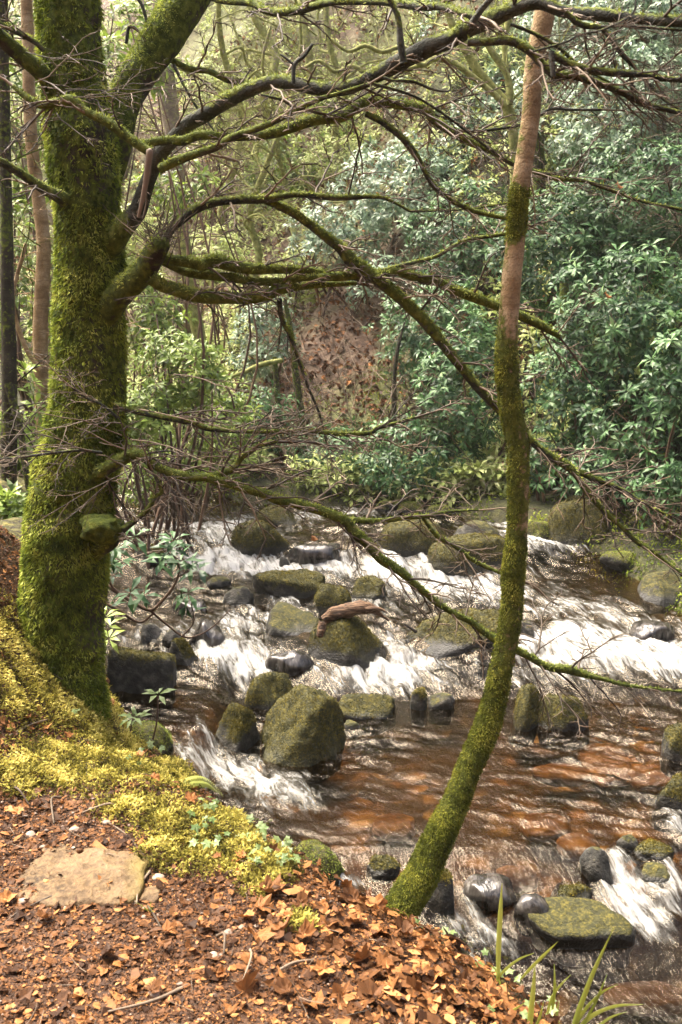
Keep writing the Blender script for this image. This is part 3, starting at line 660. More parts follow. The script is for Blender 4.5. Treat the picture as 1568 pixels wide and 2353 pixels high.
def limb(root, pts, y0, y1, moss=.5, sides=10, tw=None, mat_=M_BRANCH, fl=1.0, name='branch', seed=0, per=5, tmat=None, lump=.16):
    rng = np.random.default_rng(seed + 900)
    q, rr = wpath(pts, y0, y1, per)
    rr = np.maximum(rr, .0022)
    mb = MB()
    V, F, C, N, tt = tube(q, rr, sides, bump=lump, freq=9, seed=seed)
    big = np.clip(rr.mean() / .03, .25, 1)
    moss = moss + .14; mo = moss + (.9 * (1 - sst(tt, .03, .16)) if y0 >= 4.05 and rr[0] > .02 else 0) + .55 * (N[:, 2]) * .6 + .9 * (fbm(V * 5, 3, seed + 4) - .5)
    lift = np.clip(mo - .45, 0, 1) * np.clip(N[:, 2] + .3, 0, 1)
    V = V + N * (lift * np.repeat(np.append(rr, 0), [sides] * len(rr) + [1]) * .55 * (.5 + fbm(V * 26, 2, 6)))[:, None]
    mb.add(V, F, moss=mo); mb.F[3].append(C)
    br = part(mb, name, mat_, root)
    if fl > 0:
        L = np.linalg.norm(np.diff(q, axis=0), axis=1).sum(); ar = L * rr.mean() * 6.3
        sz = .014; n = int(min(9000, fl * ar / (sz * sz) * 1.2))
        wt = np.clip(mo - .5, 0, .6) * np.clip(N[:, 2] + .35, 0, 1)
        if n > 30 and wt.max() > 0:
            fm_ = MB(); fluff(fm_, V, F, N, wt, n, sz, rng, .25, .9, .4)
            if fm_.n: part(fm_, 'moss', M_BMOSS, root, smooth=False, parent=br)
    if tw:
        n, Lpx, lvl = tw[:3]; n = int(n * 1.35); f0 = tw[3] if len(tw) > 3 else .15
        T = Twigs(rng); D = nrm(np.gradient(q, axis=0))
        for i in range(n):
            k = int((f0 + (1 - f0) * (i + rng.random()) / n) * (len(q) - 1)); d = D[k]
            s = nrm(np.cross(d, [0, 0, 1.0])) * (1 if i % 2 else -1)
            vv = d * rng.uniform(.3, .9) + s * rng.uniform(.2, .9) + np.array([0, 0, rng.normal(.05, .45)])
            Lm = Lpx * mpp(q[k]) * rng.uniform(.5, 1.3)
            T.grow(q[k], vv, Lm, max(.0016, min(rr[k] * .45, .0055)), lvl)
        # the limb's own end runs out in a spray
        if rr[-1] < .012: T.grow(q[-1], D[-1], Lpx * mpp(q[-1]) * .9, max(rr[-1], .002), lvl)
        tb = MB(); T.build(tb); part(tb, 'twig_spray', tmat or M_TWIG, root, smooth=True, parent=br)
    return q
B = lambda *a, **k: limb(TREE, *a, **k)
B([(240,470,16,4.22),(262,400,22,4.22),(280,315,27,4.2),(286,250,32),(310,195,36),(360,120,40),(405,50,41),(445,-20,42),(490,-110,40)],4.2,4.45,.62,24,None,M_TRUNK,2.0,seed=1)
B([(170,260,30,4.14),(130,215,22,4.1),(100,175,18,4.0),(60,140,16),(20,105,16),(-20,70,15),(-90,20,13)],4.1,3.8,.5,14,(5,140,1),M_TRUNK,seed=2)
B([(100,115,6),(82,98,6),(40,75,5.5),(0,55,5),(-40,40,4)],3.95,3.8,.3,8,(4,90,1),seed=3)
B([(345,352,9),(300,322,9),(250,285,9),(200,260,8),(165,234,11),(130,238,9),(95,243,8),(55,220,6),(30,198,4)],3.62,3.7,.72,10,(7,120,2,.1),fl=1.6,seed=4)
B([(200,640,30,4.24),(235,598,27,4.14),(264,558,24,4.04),(290,520,22),(315,488,19),(332,440,18),(350,392,17),(367,355,20),(400,318,18),(432,287,17),(470,264,17),(520,235,18),(570,210,16),(620,190,14),(660,190,14),(700,197,14),(740,205,14),(785,203,16),(820,195,15),(870,170,17),(925,140,20),(985,110,21),(1040,90,19),(1080,65,18),(1130,45,17),(1190,18,15),(1240,8,14),(1300,28,13),(1370,33,13),(1450,42,12),(1568,50,11),(1680,50,10)],4.12,3.0,.22,20,(16,150,2,.2),fl=1.5,seed=5,lump=.2)
B([(368,390,9),(430,362,8),(495,340,8),(530,318,7),(575,302,7),(620,285,6),(670,260,6),(725,232,5),(784,214,4),(850,192,3)],3.7,3.5,.42,10,(9,110,2),seed=6)
B([(322,335,8),(370,325,9),(420,325,10),(460,312,10),(515,315,8),(565,316,8),(620,310,9),(670,295,10),(725,277,11),(784,271,10),(819,248,11),(854,235,11),(924,243,9),(979,255,10),(994,275,8),(1039,305,8),(1084,330,7),(1134,350,6),(1184,380,6),(1229,395,5),(1284,412,5),(1334,415,4),(1384,430,4),(1434,450,3),(1484,465,3),(1568,482,3)],3.75,3.75,.58,12,(26,170,2,.3),fl=1.5,seed=7)
B([(840,262,6),(884,285,7),(929,322,7),(959,360,6),(979,400,6),(999,430,6),(1034,458,6),(1079,482,5),(1124,495,5),(1169,503,4)],3.75,3.8,.45,9,(8,110,2),seed=8)
B([(190,830,44,4.24),(212,785,38,4.18),(236,745,31,4.09),(255,712,28),(290,668,25),(330,628,25),(352,590,23),(372,560,19)],4.12,3.75,.6,22,None,M_TRUNK,2.0,seed=9,lump=.22)
B([(368,565,13),(395,528,9),(425,500,10),(455,478,11),(500,465,9),(550,460,9),(615,458,9),(675,448,6),(735,452,7),(784,455,6),(870,453,4),(914,470,3),(944,485,3),(984,485,2.5),(1084,480,2),(1174,465,2)],3.8,3.9,.35,10,(14,130,2),seed=10)
B([(600,456,8),(665,485,9),(710,515,9),(755,550,11),(784,572,12),(809,603,14),(859,638,13),(909,678,12),(959,723,12),(999,768,11),(1034,813,11),(1074,863,10),(1104,898,9),(1134,928,9),(1165,960,9),(1230,1022,8),(1264,1048,8),(1304,1073,9),(1324,1093,7),(1339,1118,6),(1359,1143,6),(1394,1181,5),(1434,1216,5),(1464,1246,5),(1504,1271,4),(1534,1296,4),(1580,1330,3)],3.85,4.15,.50,14,(30,130,2,.1),fl=1.6,seed=11)
B([(1304,1073,6),(1340,1090,6),(1384,1108,6),(1434,1128,5),(1484,1160,3),(1540,1185,2)],4.1,4.15,.4,8,(12,130,2),seed=12)
B([(360,592,10),(400,600,10),(435,605,11),(465,612,11),(492,602,13),(530,613,10),(575,620,10),(625,621,8),(700,622,7),(750,630,6),(810,640,4),(900,655,3)],3.85,4.0,.85,12,(8,110,2),fl=2.0,seed=13)
B([(372,600,9),(400,615,8),(430,628,8),(480,635,9),(530,640,9),(580,648,7),(645,650,7),(700,640,6),(784,637,9),(824,633,9),(884,631,8),(909,626,8),(954,638,8),(999,648,8),(1044,668,9),(1094,688,9),(1150,708,9),(1209,733,9),(1254,755,8),(1285,775,4)],3.9,4.0,.8,12,(12,130,2),fl=2.0,seed=14)
B([(874,625,5),(924,610,5),(974,598,4),(1010,586,4),(1064,555,4),(1134,542,4),(1180,535,3)],3.95,4.0,.4,8,(6,110,2),seed=15)
B([(345,640,13),(375,660,12),(400,668,12),(440,680,12),(480,686,12),(530,688,11),(575,688,11),(615,680,12),(645,668,10),(700,660,6),(760,655,5),(820,652,4)],3.8,4.0,.95,14,(8,120,2),fl=2.4,seed=16)
B([(642,686,6),(648,733,6),(670,778,5),(690,838,4),(710,893,3),(735,953,3),(750,1013,2)],3.98,4.05,.2,7,(9,80,2),seed=17)
B([(262,930,7),(320,948,6),(380,960,6),(440,973,6),(475,985,6),(525,990,5),(600,993,4),(700,990,4),(784,998,5),(849,995,5),(869,983,5),(909,973,4),(954,960,3)],3.95,4.0,.42,9,(16,140,2),seed=18)
B([(170,1125,24,4.12),(205,1105,18,4.05),(240,1082,14,3.97),(280,1058,13),(310,1046,11),(340,1058,10),(370,1078,9),(410,1093,9),(475,1098,8),(515,1088,7),(540,1073,7),(560,1048,6),(600,1023,5),(640,1015,4)],4.1,3.85,.6,12,(20,170,2,.15),fl=1.5,seed=19)
B([(475,1100,8),(530,1115,8),(565,1126,8),(610,1138,10),(640,1150,11),(700,1165,10),(750,1180,9),(794,1200,10),(814,1226,10),(844,1251,9),(874,1286,9),(914,1311,8),(944,1336,7),(974,1361,6),(1004,1386,6),(1044,1411,6),(1084,1431,6),(1114,1456,6),(1150,1476,10),(1205,1505,6),(1234,1521,7),(1264,1536,7),(1309,1541,9),(1339,1551,6),(1384,1561,4),(1444,1576,3),(1568,1590,2)],3.85,4.05,.72,12,(26,140,2,.02),fl=2.0,seed=20)
B([(790,1196,7),(869,1198,6),(929,1191,5),(984,1186,4),(1029,1176,3),(1100,1172,2)],3.95,4.0,.55,8,(10,130,2,.1),seed=21)
B([(970,1188,4),(1004,1231,5),(1054,1261,5),(1084,1286,4),(1134,1311,4),(1184,1328,4)],4.0,4.0,.35,7,(7,110,2),seed=22)
B([(200,1290,18,4.12),(235,1266,12,4.02),(258,1252,11,3.95),(270,1235,10),(280,1220,9),(300,1205,7),(325,1185,5),(345,1165,5),(355,1145,5),(372,1130,5),(360,1100,4),(350,1080,3)],4.1,3.85,.35,9,(6,90,2),seed=23)
B([(190,490,26,4.14),(160,470,17,4.06),(138,455,13,3.98),(105,438,11),(75,418,10),(40,395,9),(0,372,9),(-60,350,8)],4.1,3.7,.4,10,(4,110,1),seed=24)
B([(1075,98,9),(1124,97,8),(1174,95,10),(1214,115,9),(1244,145,8),(1274,172,9),(1324,177,8),(1384,195,8),(1434,215,7),(1484,240,6),(1568,260,5),(1660,280,4)],3.08,2.95,.25,10,(14,140,2,.2),fl=.5,seed=25)
B([(1268,118,7),(1270,150,7.5),(1272,178,6)],2.97,2.97,.1,9,None,fl=0,seed=26)
B([(1272,125,7),(1304,145,8),(1349,160,8),(1409,168,8),(1474,172,7),(1534,182,6),(1640,188,5)],2.97,2.95,.15,9,(10,120,2),fl=.3,seed=27)
B([(1174,55,4),(1234,80,4),(1284,110,4),(1330,150,3),(1400,190,3),(1480,240,2)],3.0,3.05,.2,7,(8,110,2),fl=0,seed=28)
B([(1300,30,7),(1334,57,7),(1379,65,6),(1404,90,5),(1429,125,5),(1454,150,4),(1484,185,4),(1519,225,3),(1568,255,2)],3.0,3.1,.2,8,(12,120,2),fl=.3,seed=29)
B([(1379,62,4),(1434,60,3),(1509,65,3),(1600,73,2)],3.02,3.1,.1,6,(6,100,2),fl=0,seed=30)
B([(1225,118,2.5),(1284,102,3),(1309,93,3),(1334,80,3),(1394,65,2.5),(1454,30,2.5),(1462,-10,2)],2.98,3.0,.0,6,(5,80,2),fl=0,seed=31)
B([(928,145,9),(927,138,8),(921,100,9),(917,50,7),(904,15,6),(885,-20,6)],3.22,3.2,.3,9,None,fl=.5,seed=32)
B([(1080,62,9),(1104,25,8),(1130,-5,7),(1160,-40,6)],3.08,3.05,.2,9,None,fl=.3,seed=33)
B([(470,-25,8),(500,0,7),(575,8,7),(610,25,8),(640,30,8),(690,24,8),(750,8,7),(800,4,7),(884,5,8),(934,12,9),(974,16,9),(1010,15,8),(1054,27,8),(1100,40,7)],4.3,3.15,.42,10,(12,110,2,.1),seed=34)
B([(675,192,5),(677,150,5),(700,128,4),(718,102,4)],3.42,3.42,.1,7,None,fl=0,seed=35)
B([(677,150,3),(655,132,3),(645,125,2)],3.42,3.42,.1,6,None,fl=0,seed=36)
B([(395,140,6),(435,160,6),(480,165,6),(525,185,6),(590,196,5)],4.35,4.3,.6,9,(5,100,2),seed=37)
B([(400,150,4),(425,200,3),(455,250,3),(500,310,2)],4.3,4.2,.1,6,(4,80,1),fl=0,seed=38)
B([(855,192,4),(949,220,3),(1009,255,3),(1064,295,3),(1129,345,3),(1184,378,2)],3.5,3.7,.1,6,(9,120,2),fl=0,seed=39)
B([(1094,302,4),(1144,296,4),(1194,287,4),(1239,265,4),(1269,250,4),(1314,252,3),(1384,252,3)],3.75,3.8,.1,6,(10,120,2),fl=0,seed=40)
B([(880,178,4),(904,185,3),(949,187,4),(994,205,3),(1034,208,2),(1030,170,2)],3.3,3.35,.1,6,None,fl=0,seed=41)
B([(290,100,4),(300,60,4),(335,90,3),(350,130,3),(330,20,4),(300,-20,4)],4.3,4.3,.3,6,(4,80,1),fl=0,seed=42)
B([(600,218,3),(650,230,4),(680,247,4),(740,262,3)],3.6,3.65,.3,6,(3,60,1),fl=0,seed=43)
B([(235,1040,4),(180,1035,4),(90,1045,3.5),(0,1055,3),(-40,1050,2)],3.75,3.6,.1,6,(12,130,2,.1),fl=0,seed=44)
B([(270,960,3.5),(235,930,3),(200,915,3),(165,890,2)],3.75,3.6,.1,6,(7,110,2,.1),fl=0,seed=45)
# bare shoots bursting from the burr at the fork, and the mossy knob low on the trunk
T = Twigs(np.random.default_rng(5)); c0 = P(372, 562, 3.78)
for i in range(46):
    d = T.rng.normal(0, 1, 3); d[2] = abs(d[2]) * 1.1 + .1; d[1] -= .3
    T.grow(c0 + T.rng.normal(0, .03, 3), d, T.rng.uniform(.06, .22), .0022, 1, -.04)
T.grow(P(330, 500, 3.75), P(345, 350, 3.7) - P(330, 500, 3.75), .26, .004, 0)
mb = MB(); T.build(mb, 4, 0, .7); part(mb, 'twig_spray', M_TWIG, TREE, parent=TRUNK)
q, rr = wpath([(318,500,3),(330,450,6),(338,400,7),(345,345,8)], 3.62, 3.6)
mb = MB(); add_tube(mb, q, rr, 8, bump=.1, tint=.8); part(mb, 'stub', M_TWIG, TREE, parent=TRUNK)
n0, F = ico(4); V = n0 * np.array([.085, .07, .06]) * (1 + .8 * (fbm(n0 * 2.4, 3, 8) - .5))[:, None] + P(236, 1215, 3.93)
N = vnormals(V, F); mb = MB(); mb.add(V, F, moss=.9); kn = part(mb, 'burr', M_TRUNK, TREE, parent=TRUNK)
# loose twigs crossing in front of the trunk
T = Twigs(np.random.default_rng(6))
for (u, v, du, dv, L) in [(150,205,.9,.25,260),(140,225,.9,.05,300),(120,230,.8,-.25,240),(60,120,.9,.3,300),(80,190,.7,-.5,220),(130,260,.6,.7,180),(280,1000,-.9,-.35,260),(300,1080,-.8,.25,260),(320,940,.9,.1,260),(300,1010,.8,.1,300),(250,1110,-.6,.6,160),(330,1075,.6,.5,200),(240,960,-.9,.1,220),(265,690,.9,-.1,160),(400,860,.9,.1,280),(560,1040,.9,-.1,280)]:
    a = P(u, v, 3.7); b_ = P(u + du * 100, v + dv * 100, 3.62); k = mpp(a)
    T.grow(a, b_ - a, L * k, .0026, 2)
mb = MB(); T.build(mb, 4); part(mb, 'twig_spray', M_TWIG, TREE, parent=TRUNK)

# the leaning sapling trunk on the near bank
LT = [(905,2112,40),(935,2070,40),(970,2022,38),(997,1968,36),(1024,1914,34),(1053,1864,31),(1074,1814,29),(1098,1764,29),(1128,1701,30),(1150,1626,27),(1165,1551,26),(1180,1476,26),(1189,1401,25),(1192,1326,27),(1200,1226,24),(1201,1088,25),(1197,1013,26),(1182,938,26),(1172,838,27),(1175,738,24),(1182,638,23),(1191,550,22),(1198,450,22),(1212,350,21),(1225,250,21),(1230,150,21),(1250,50,24),(1262,-40,23),(1280,-170,22)]
base = P(918, 2095, 3.2)
LEAN = thing('leaning_tree', 'slender leaning tree with pinkish bare bark above and moss below on the leafy bank', 'tree', base)
q, rr = wpath(LT, 3.18, 3.5, 9)
q[:, 1] = np.interp(np.linspace(0, 1, len(q)), [0, .3, 1], [3.18, 3.36, 3.5]); 
V, F, C, N, tt = tube(q, rr, 40, bump=.07, freq=9, seed=5)
vpx = CY - FPX * ((V - CAM) @ UP) / ((V - CAM) @ FWD)
mo = np.interp(vpx, [-200, 400, 424, 440, 530, 556, 640, 720, 820, 1080, 1180, 1210, 1250, 2150], [.2, .3, .5, .85, .8, .3, .36, .55, .82, .82, .6, .5, .78, .92])
mo = mo + 1.0 * (fbm(V * 6, 4, 12) - .5) - .10 * N[:, 0]
mb = MB(); mb.add(V, F, moss=mo); mb.F[3].append(C); LTR = part(mb, 'trunk', M_LEAN, LEAN)
mb = MB(); wt = np.clip(mo - .5, 0, .5) * (N[:, 1] < .4) * (.4 + 1.2 * np.clip(fbm(V * 14, 2, 18) - .3, 0, 1))
fluff(mb, V, F, N, wt, 26000, .010, rng, .7, .7, .5); part(mb, 'moss', M_LMOSS, LEAN, smooth=False, parent=LTR)

# ------------------------------------------------------------------ shrubs and trees beyond the water
def rosettes(mb, pos, nor, rng, ll=.12, nl=8, w=.30, tl=0.0, th=1.0):
    m = len(pos); nor = nrm(nor)
    ref = nrm(np.cross(nor, rng.normal(0, 1, (m, 3)))); bi = np.cross(nor, ref)
    ph = (np.arange(nl)[None] * 2 * np.pi / nl + rng.uniform(0, 6, (m, 1)) + rng.normal(0, .25, (m, nl)))
    el = rng.uniform(-.35, .75, (m, nl)) + np.where(rng.random((m, nl)) < .15, .5, 0)
    a = (ref[:, None] * np.cos(ph)[..., None] + bi[:, None] * np.sin(ph)[..., None]) * np.cos(el)[..., None] + nor[:, None] * np.sin(el)[..., None]
    a[..., 2] -= .18
    p = np.repeat(pos[:, None], nl, 1) + a * .01
    L = ll * rng.uniform(.65, 1.2, (m, nl))
    nn = np.repeat(nor[:, None], nl, 1) + rng.normal(0, .15, (m, nl, 3))
    ti = np.clip(tl + (th - tl) * (.55 * rng.random((m, 1)) + .45 * rng.random((m, nl))), 0, 1)
    leaves(mb, p.reshape(-1, 3), a.reshape(-1, 3), nn.reshape(-1, 3), L.ravel(), L.ravel() * w, .22, .12, ti.ravel())
def shrub(label, u, v, hu, hv, y, mt=None, dens=1.0, ll=.12, seed=0, gp='rhododendrons across the stream', name='rhododendron', thick=1.0, cat='shrub'):
    rng = np.random.default_rng(seed + 300); c = P(u, v, y); k = mpp(c); rx, rz = hu * k, hv * k; ry = min(.75 * rx, 1.3) * thick
    n = int(dens * 2.0 * math.pi * (rx * rz + .5 * ry * rx) / (ll * ll * 1.15)); n = max(60, min(n, 2600))
    d = nrm(rng.normal(0, 1, (n, 3))); d[:, 1] = np.where(rng.random(n) < .75, -np.abs(d[:, 1]), d[:, 1])
    lob = .45 + .95 * fbm(d * 2.6 + seed, 3, seed)
    rad = lob * np.where(rng.random(n) < .72, rng.uniform(.85, 1.02, n), rng.uniform(.35, .85, n))
    pos = c + d * rad[:, None] * np.array([rx, ry, rz]) * 1.12
    gzv = hterr(pos[:, 0], pos[:, 1]); pos[:, 2] = np.maximum(pos[:, 2], gzv + rng.uniform(.03, .2, n))
    nor = nrm(d * np.array([1, 1, .7])) * .8 + np.array([0, -.1, .65]) + rng.normal(0, .22, (n, 3))
    gy_ = float(hterr(c[:1], c[1:2])[0]); org = np.array([c[0], c[1], gy_])
    root = thing(name, label, cat, org, gp)
    mb = MB(); rosettes(mb, pos, nor, rng, ll); part(mb, 'foliage', mt or M_RHODO, root, smooth=False)
    mb = MB(); T = Twigs(rng)
    for i in range(5 + int(3 * rx)):
        tgt = pos[rng.integers(n)]; a = org + np.array([rng.normal(0, .25 * rx), rng.normal(.1, .15), -.05])
        a[2] = float(hterr(a[:1], a[1:2])[0]) - .05
        L = np.linalg.norm(tgt - a); mid = (a + tgt) * .5 + rng.normal(0, .12 * L, 3)
        add_tube(mb, catmull([a, mid, tgt], 5), np.linspace(.022, .006, 11), 5, tint=rng.uniform(.2, .8))
    for i in range(int(24 * rx)):
        p_ = pos[rng.integers(n)]; T.grow(p_ * .85 + c * .15, rng.normal(0, 1, 3) * np.array([1, .6, .6]) + np.array([0, -.2, -.5]), rng.uniform(.25, .6), .005, 1, .06)
    if T.p: T.build(mb, 4, .2, .9)
    part(mb, 'stem', M_STEM, root); return root
SH = [
 ('dense rhododendron hanging dark over the far bank at right centre',1465,745,190,170,10.6,None,1.25,.125),
 ('low rhododendron with drooping pale tipped leaves right above far bank',1480,985,150,120,10.1,None,.9,.125),
 ('rhododendron with bright star shaped leaf rosettes right of leaning trunk',1330,885,120,130,10.5,None,1.0,.12),
 ('rhododendron behind the leaning trunk at mid height',1290,580,150,140,11.8,None,1.2,.12),
 ('large rhododendron filling the right side at branch level',1470,480,200,150,11.9,None,1.2,.12),
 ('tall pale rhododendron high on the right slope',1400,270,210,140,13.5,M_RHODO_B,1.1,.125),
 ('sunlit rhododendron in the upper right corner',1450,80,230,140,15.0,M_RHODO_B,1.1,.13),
 ('rhododendron left of leaning trunk reaching down to the mossy mound',1065,905,120,150,11.4,None,1.15,.12),
 ('low rhododendron spreading over the far bank at picture centre',930,1045,150,80,11.3,None,1.0,.115),
 ('rhododendron at centre slope left of the diagonal limb end',1010,770,130,110,12.4,None,1.1,.12),
 ('rhododendron above the diagonal limb near leaning trunk',1075,560,130,120,13.4,None,1.0,.12),
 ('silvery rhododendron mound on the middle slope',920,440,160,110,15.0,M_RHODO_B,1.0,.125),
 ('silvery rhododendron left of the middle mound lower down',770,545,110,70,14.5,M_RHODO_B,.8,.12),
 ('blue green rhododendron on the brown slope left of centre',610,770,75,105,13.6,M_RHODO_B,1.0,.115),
 ('low rhododendron at the far water edge under twigs',770,1045,120,60,11.9,None,.9,.11),
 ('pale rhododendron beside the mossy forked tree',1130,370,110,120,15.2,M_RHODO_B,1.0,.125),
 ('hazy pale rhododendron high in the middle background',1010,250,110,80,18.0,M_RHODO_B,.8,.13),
 ('green rhododendron over water right of the big trunk',450,1010,150,90,11.0,M_RHODO_Y,.9,.115),
 ('bright yellow green young rhododendron right of the big trunk',420,850,110,95,9.6,M_RHODO_Y,1.0,.115),
 ('light green rhododendron behind the fork of the big trunk',350,720,80,100,10.8,M_RHODO_Y,.9,.115),
 ('leafy rhododendron low behind the left side of big trunk',35,1010,95,150,8.0,M_RHODO_Y,.8,.12),
 ('yellow green rhododendron behind big trunk at left middle',50,640,110,160,9.5,M_RHODO_Y,.8,.125),
 ('yellow green rhododendron at upper left behind the trunk',40,330,110,150,10.5,M_RHODO_Y,.7,.13),
 ('bright leaved rhododendron in the top left corner',60,70,130,110,11.0,M_RHODO_Y,.8,.14),
 ('yellow green rhododendron between trunk and its steep limb',310,120,100,110,10.0,M_RHODO_Y,.8,.14),
 ('small green rhododendron behind junction of the main arch limb',410,430,90,70,11.5,M_RHODO_Y,.6,.12),
 ('dark leafy undergrowth shrub at the left edge by trunk foot',15,1270,75,130,5.9,M_RHODO_Y,.6,.10),
 ('small rhododendron at far water edge left of centre',600,960,90,70,12.3,None,.9,.11),
 ('low dark rhododendron overhanging the far bank boulders',1390,1085,110,60,9.9,None,.9,.115),
 ('small dark rhododendron behind the mossy stone by leaning trunk',1260,1060,80,60,10.6,None,.9,.115),
 ('dark rhododendron hanging over water at the right edge',1540,1120,80,70,9.3,None,.9,.115),
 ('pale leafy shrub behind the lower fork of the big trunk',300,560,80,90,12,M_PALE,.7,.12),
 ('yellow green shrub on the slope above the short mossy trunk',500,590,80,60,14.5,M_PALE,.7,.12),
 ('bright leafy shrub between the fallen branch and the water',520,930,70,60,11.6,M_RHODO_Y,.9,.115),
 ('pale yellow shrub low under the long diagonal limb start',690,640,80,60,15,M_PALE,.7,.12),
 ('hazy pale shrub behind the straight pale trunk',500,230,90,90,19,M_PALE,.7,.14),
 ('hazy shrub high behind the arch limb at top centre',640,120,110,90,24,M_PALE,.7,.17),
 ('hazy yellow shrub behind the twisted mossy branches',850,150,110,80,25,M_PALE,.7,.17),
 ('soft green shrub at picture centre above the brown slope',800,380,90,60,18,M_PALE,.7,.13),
 ('leafy shrub over the water right beside the trunk at mid height',330,960,60,90,9.2,M_RHODO_Y,.8,.11),
 ('low green shrub at the far upstream water edge by trunk',350,1100,80,50,11.2,M_RHODO_Y,.8,.11),
 ('sparse rhododendron at the right edge with hanging bare stems',1560,860,70,120,9.4,None,.7,.12),
 ('hazy yellow green bush on the slope under the arch limb',680,400,140,90,19.0,M_RHODO_Y,.7,.14),
 ('pale bush behind the low straight limbs at centre',860,640,90,60,14.0,M_RHODO_B,.6,.115),
]
for i, s in enumerate(SH): shrub(*s[:6], s[6], s[7], s[8], seed=i)

def rtree(label, pts, y, moss, mat_=None, sides=12, tw=None, extra=(), fl=0, seed=0, gp='trees beyond the stream', name='woodland_tree', spread=1.0):
    q, rr = wpath(pts, y, y, 5)
    b0 = q[-1].copy(); g = float(hterr(b0[:1], b0[1:2])[0])
    if b0[2] > g - .05:
        b1 = b0.copy(); b1[2] = g - .1; q = np.vstack([q, b1]); rr = np.append(rr, rr[-1] * 1.15)
    b0[2] = g; root = thing(name, label, 'tree', b0, gp); rng = np.random.default_rng(seed + 70)
    V, F, C, N, tt = tube(q, rr, sides, bump=.14, freq=4, seed=seed)
    mb = MB(); mb.add(V, F, moss=moss + .5 * (fbm(V * 3, 3, seed) - .5)); mb.F[3].append(C)
    part(mb, 'trunk', mat_ or M_FAR, root)
    mb = MB(); T = Twigs(rng)
    for (ps, yy) in extra:
        qq, r2 = wpath(ps, yy, yy, 4); V, F, C, N, tt = tube(qq, r2, 8, bump=.2, freq=5, seed=seed + 1); off = mb.n
        mb.add(V, F, moss=moss + .3 * N[:, 2]); mb.F[3].append(C + off)
        for j in range(5):
            k = rng.integers(2, len(qq)); T.grow(qq[k], rng.normal(0, 1, 3) + np.array([0, 0, .3]), rng.uniform(.4, 1.0), .006, 2)
    for j in range(tw or 0):
        k = rng.integers(0, max(1, int(len(q) * .8))); d = rng.normal(0, 1, 3) * np.array([1, .7, .4]) + np.array([0, 0, .35])
        T.grow(q[k], d, rng.uniform(.6, 1.6) * spread, .010 * spread, 2, -.02, .9)
    if T.p:
        tb = MB(); T.build(tb, 4, .3, 1.0); V, F3, F4, A = tb.arrays(); mb.add(V, F4, moss=np.where(np.repeat(rng.random(len(V) // 24), 24) < moss, .75, .2))
    if mb.n: part(mb, 'crown', mat_ or M_FAR, root)
    return root
rtree('dark mossy trunk at the far left edge', [(5,-60,13),(8,150,13),(10,300,14),(15,500,15),(18,700,16),(22,900,18),(20,1100,20),(12,1380,24)], 7.2, .45, M_TRUNK, tw=14, seed=1, extra=[([(18,880,9),(45,980,8),(60,1080,8),(75,1180,7)],7.1)], spread=.7)
rtree('slim pink barked trunk left of the big mossy tree', [(60,-40,13),(66,130,14),(68,230,15),(75,350,15),(88,450,15),(100,550,16),(98,650,17),(93,750,17),(95,850,17),(100,1000,18),(108,1180,18)], 8.4, .2, M_LEAN, tw=12, seed=2, spread=.7, extra=[([(95,850,5),(60,800,6),(30,690,5),(60,560,4)],8.3)])
rtree('pale straight trunk behind the arch limb at upper left', [(362,-60,19),(370,0,20),(375,120,21),(390,250,20),(405,380,18),(415,520,18)], 16, .35, tw=14, seed=3)
rtree('mossy forked tree left of the leaning trunk top', [(1010,-60,8),(1035,45,9),(1065,100,11),(1090,150,11),(1130,200,10),(1165,245,13),(1176,290,13),(1182,340,12),(1186,480,12)], 11.6, .85, tw=12, seed=4,
      extra=[([(1172,240,8),(1172,200,8),(1160,160,9),(1135,125,8),(1115,90,6),(1100,40,5)],11.5), ([(1174,250,6),(1166,180,6),(1160,100,7),(1170,40,7),(1182,-40,6)],11.7), ([(1164,245,7),(1129,210,6),(1084,175,7),(1044,145,7),(999,135,6),(969,150,6),(930,108,5),(880,120,5),(840,105,5),(800,118,4),(760,90,4)],11.4), ([(969,150,6),(930,160,6),(890,150,6),(850,170,6),(810,152,5),(770,165,5),(735,140,4),(700,155,4)],11.5)])
rtree('trunk half hidden in rhododendrons right of the leaning tree', [(1296,650,10),(1299,700,14),(1304,760,15),(1314,840,14),(1329,910,14),(1324,980,14),(1320,1090,15)], 10.75, .5, M_TRUNK, tw=4, seed=5, spread=.5)
rtree('mossy trunk just right behind the leaning tree', [(1236,300,14),(1240,440,15),(1250,560,15),(1262,700,15)], 13.2, .5, M_TRUNK, tw=6, seed=6)
rtree('short mossy trunk on brown slope right of the fork', [(420,520,13),(430,600,14),(440,680,14),(455,760,15),(467,850,16)], 12.8, .8, tw=6, seed=7, spread=.7)
rtree('thin mossy dark trunk on brown slope at picture centre', [(655,690,5),(672,780,6),(680,860,8),(690,930,9),(697,985,10)], 12.2, .55, M_TRUNK, tw=5, seed=8, spread=.6)
rtree('slim dark pole left of the thin central trunk', [(632,820,5),(634,860,6),(638,900,6),(640,950,7)], 12.3, .5, M_TRUNK, tw=0, seed=9)
rtree('dead dark sapling below the diagonal limb', [(930,740,2),(915,800,4),(908,850,5),(906,900,6),(906,960,6)], 11.9, .3, M_TRUNK, tw=5, seed=10, spread=.4)
rg_ = np.random.default_rng(77)
kinds = ['slender bare mossy sapling on the hillside behind the stream', ]
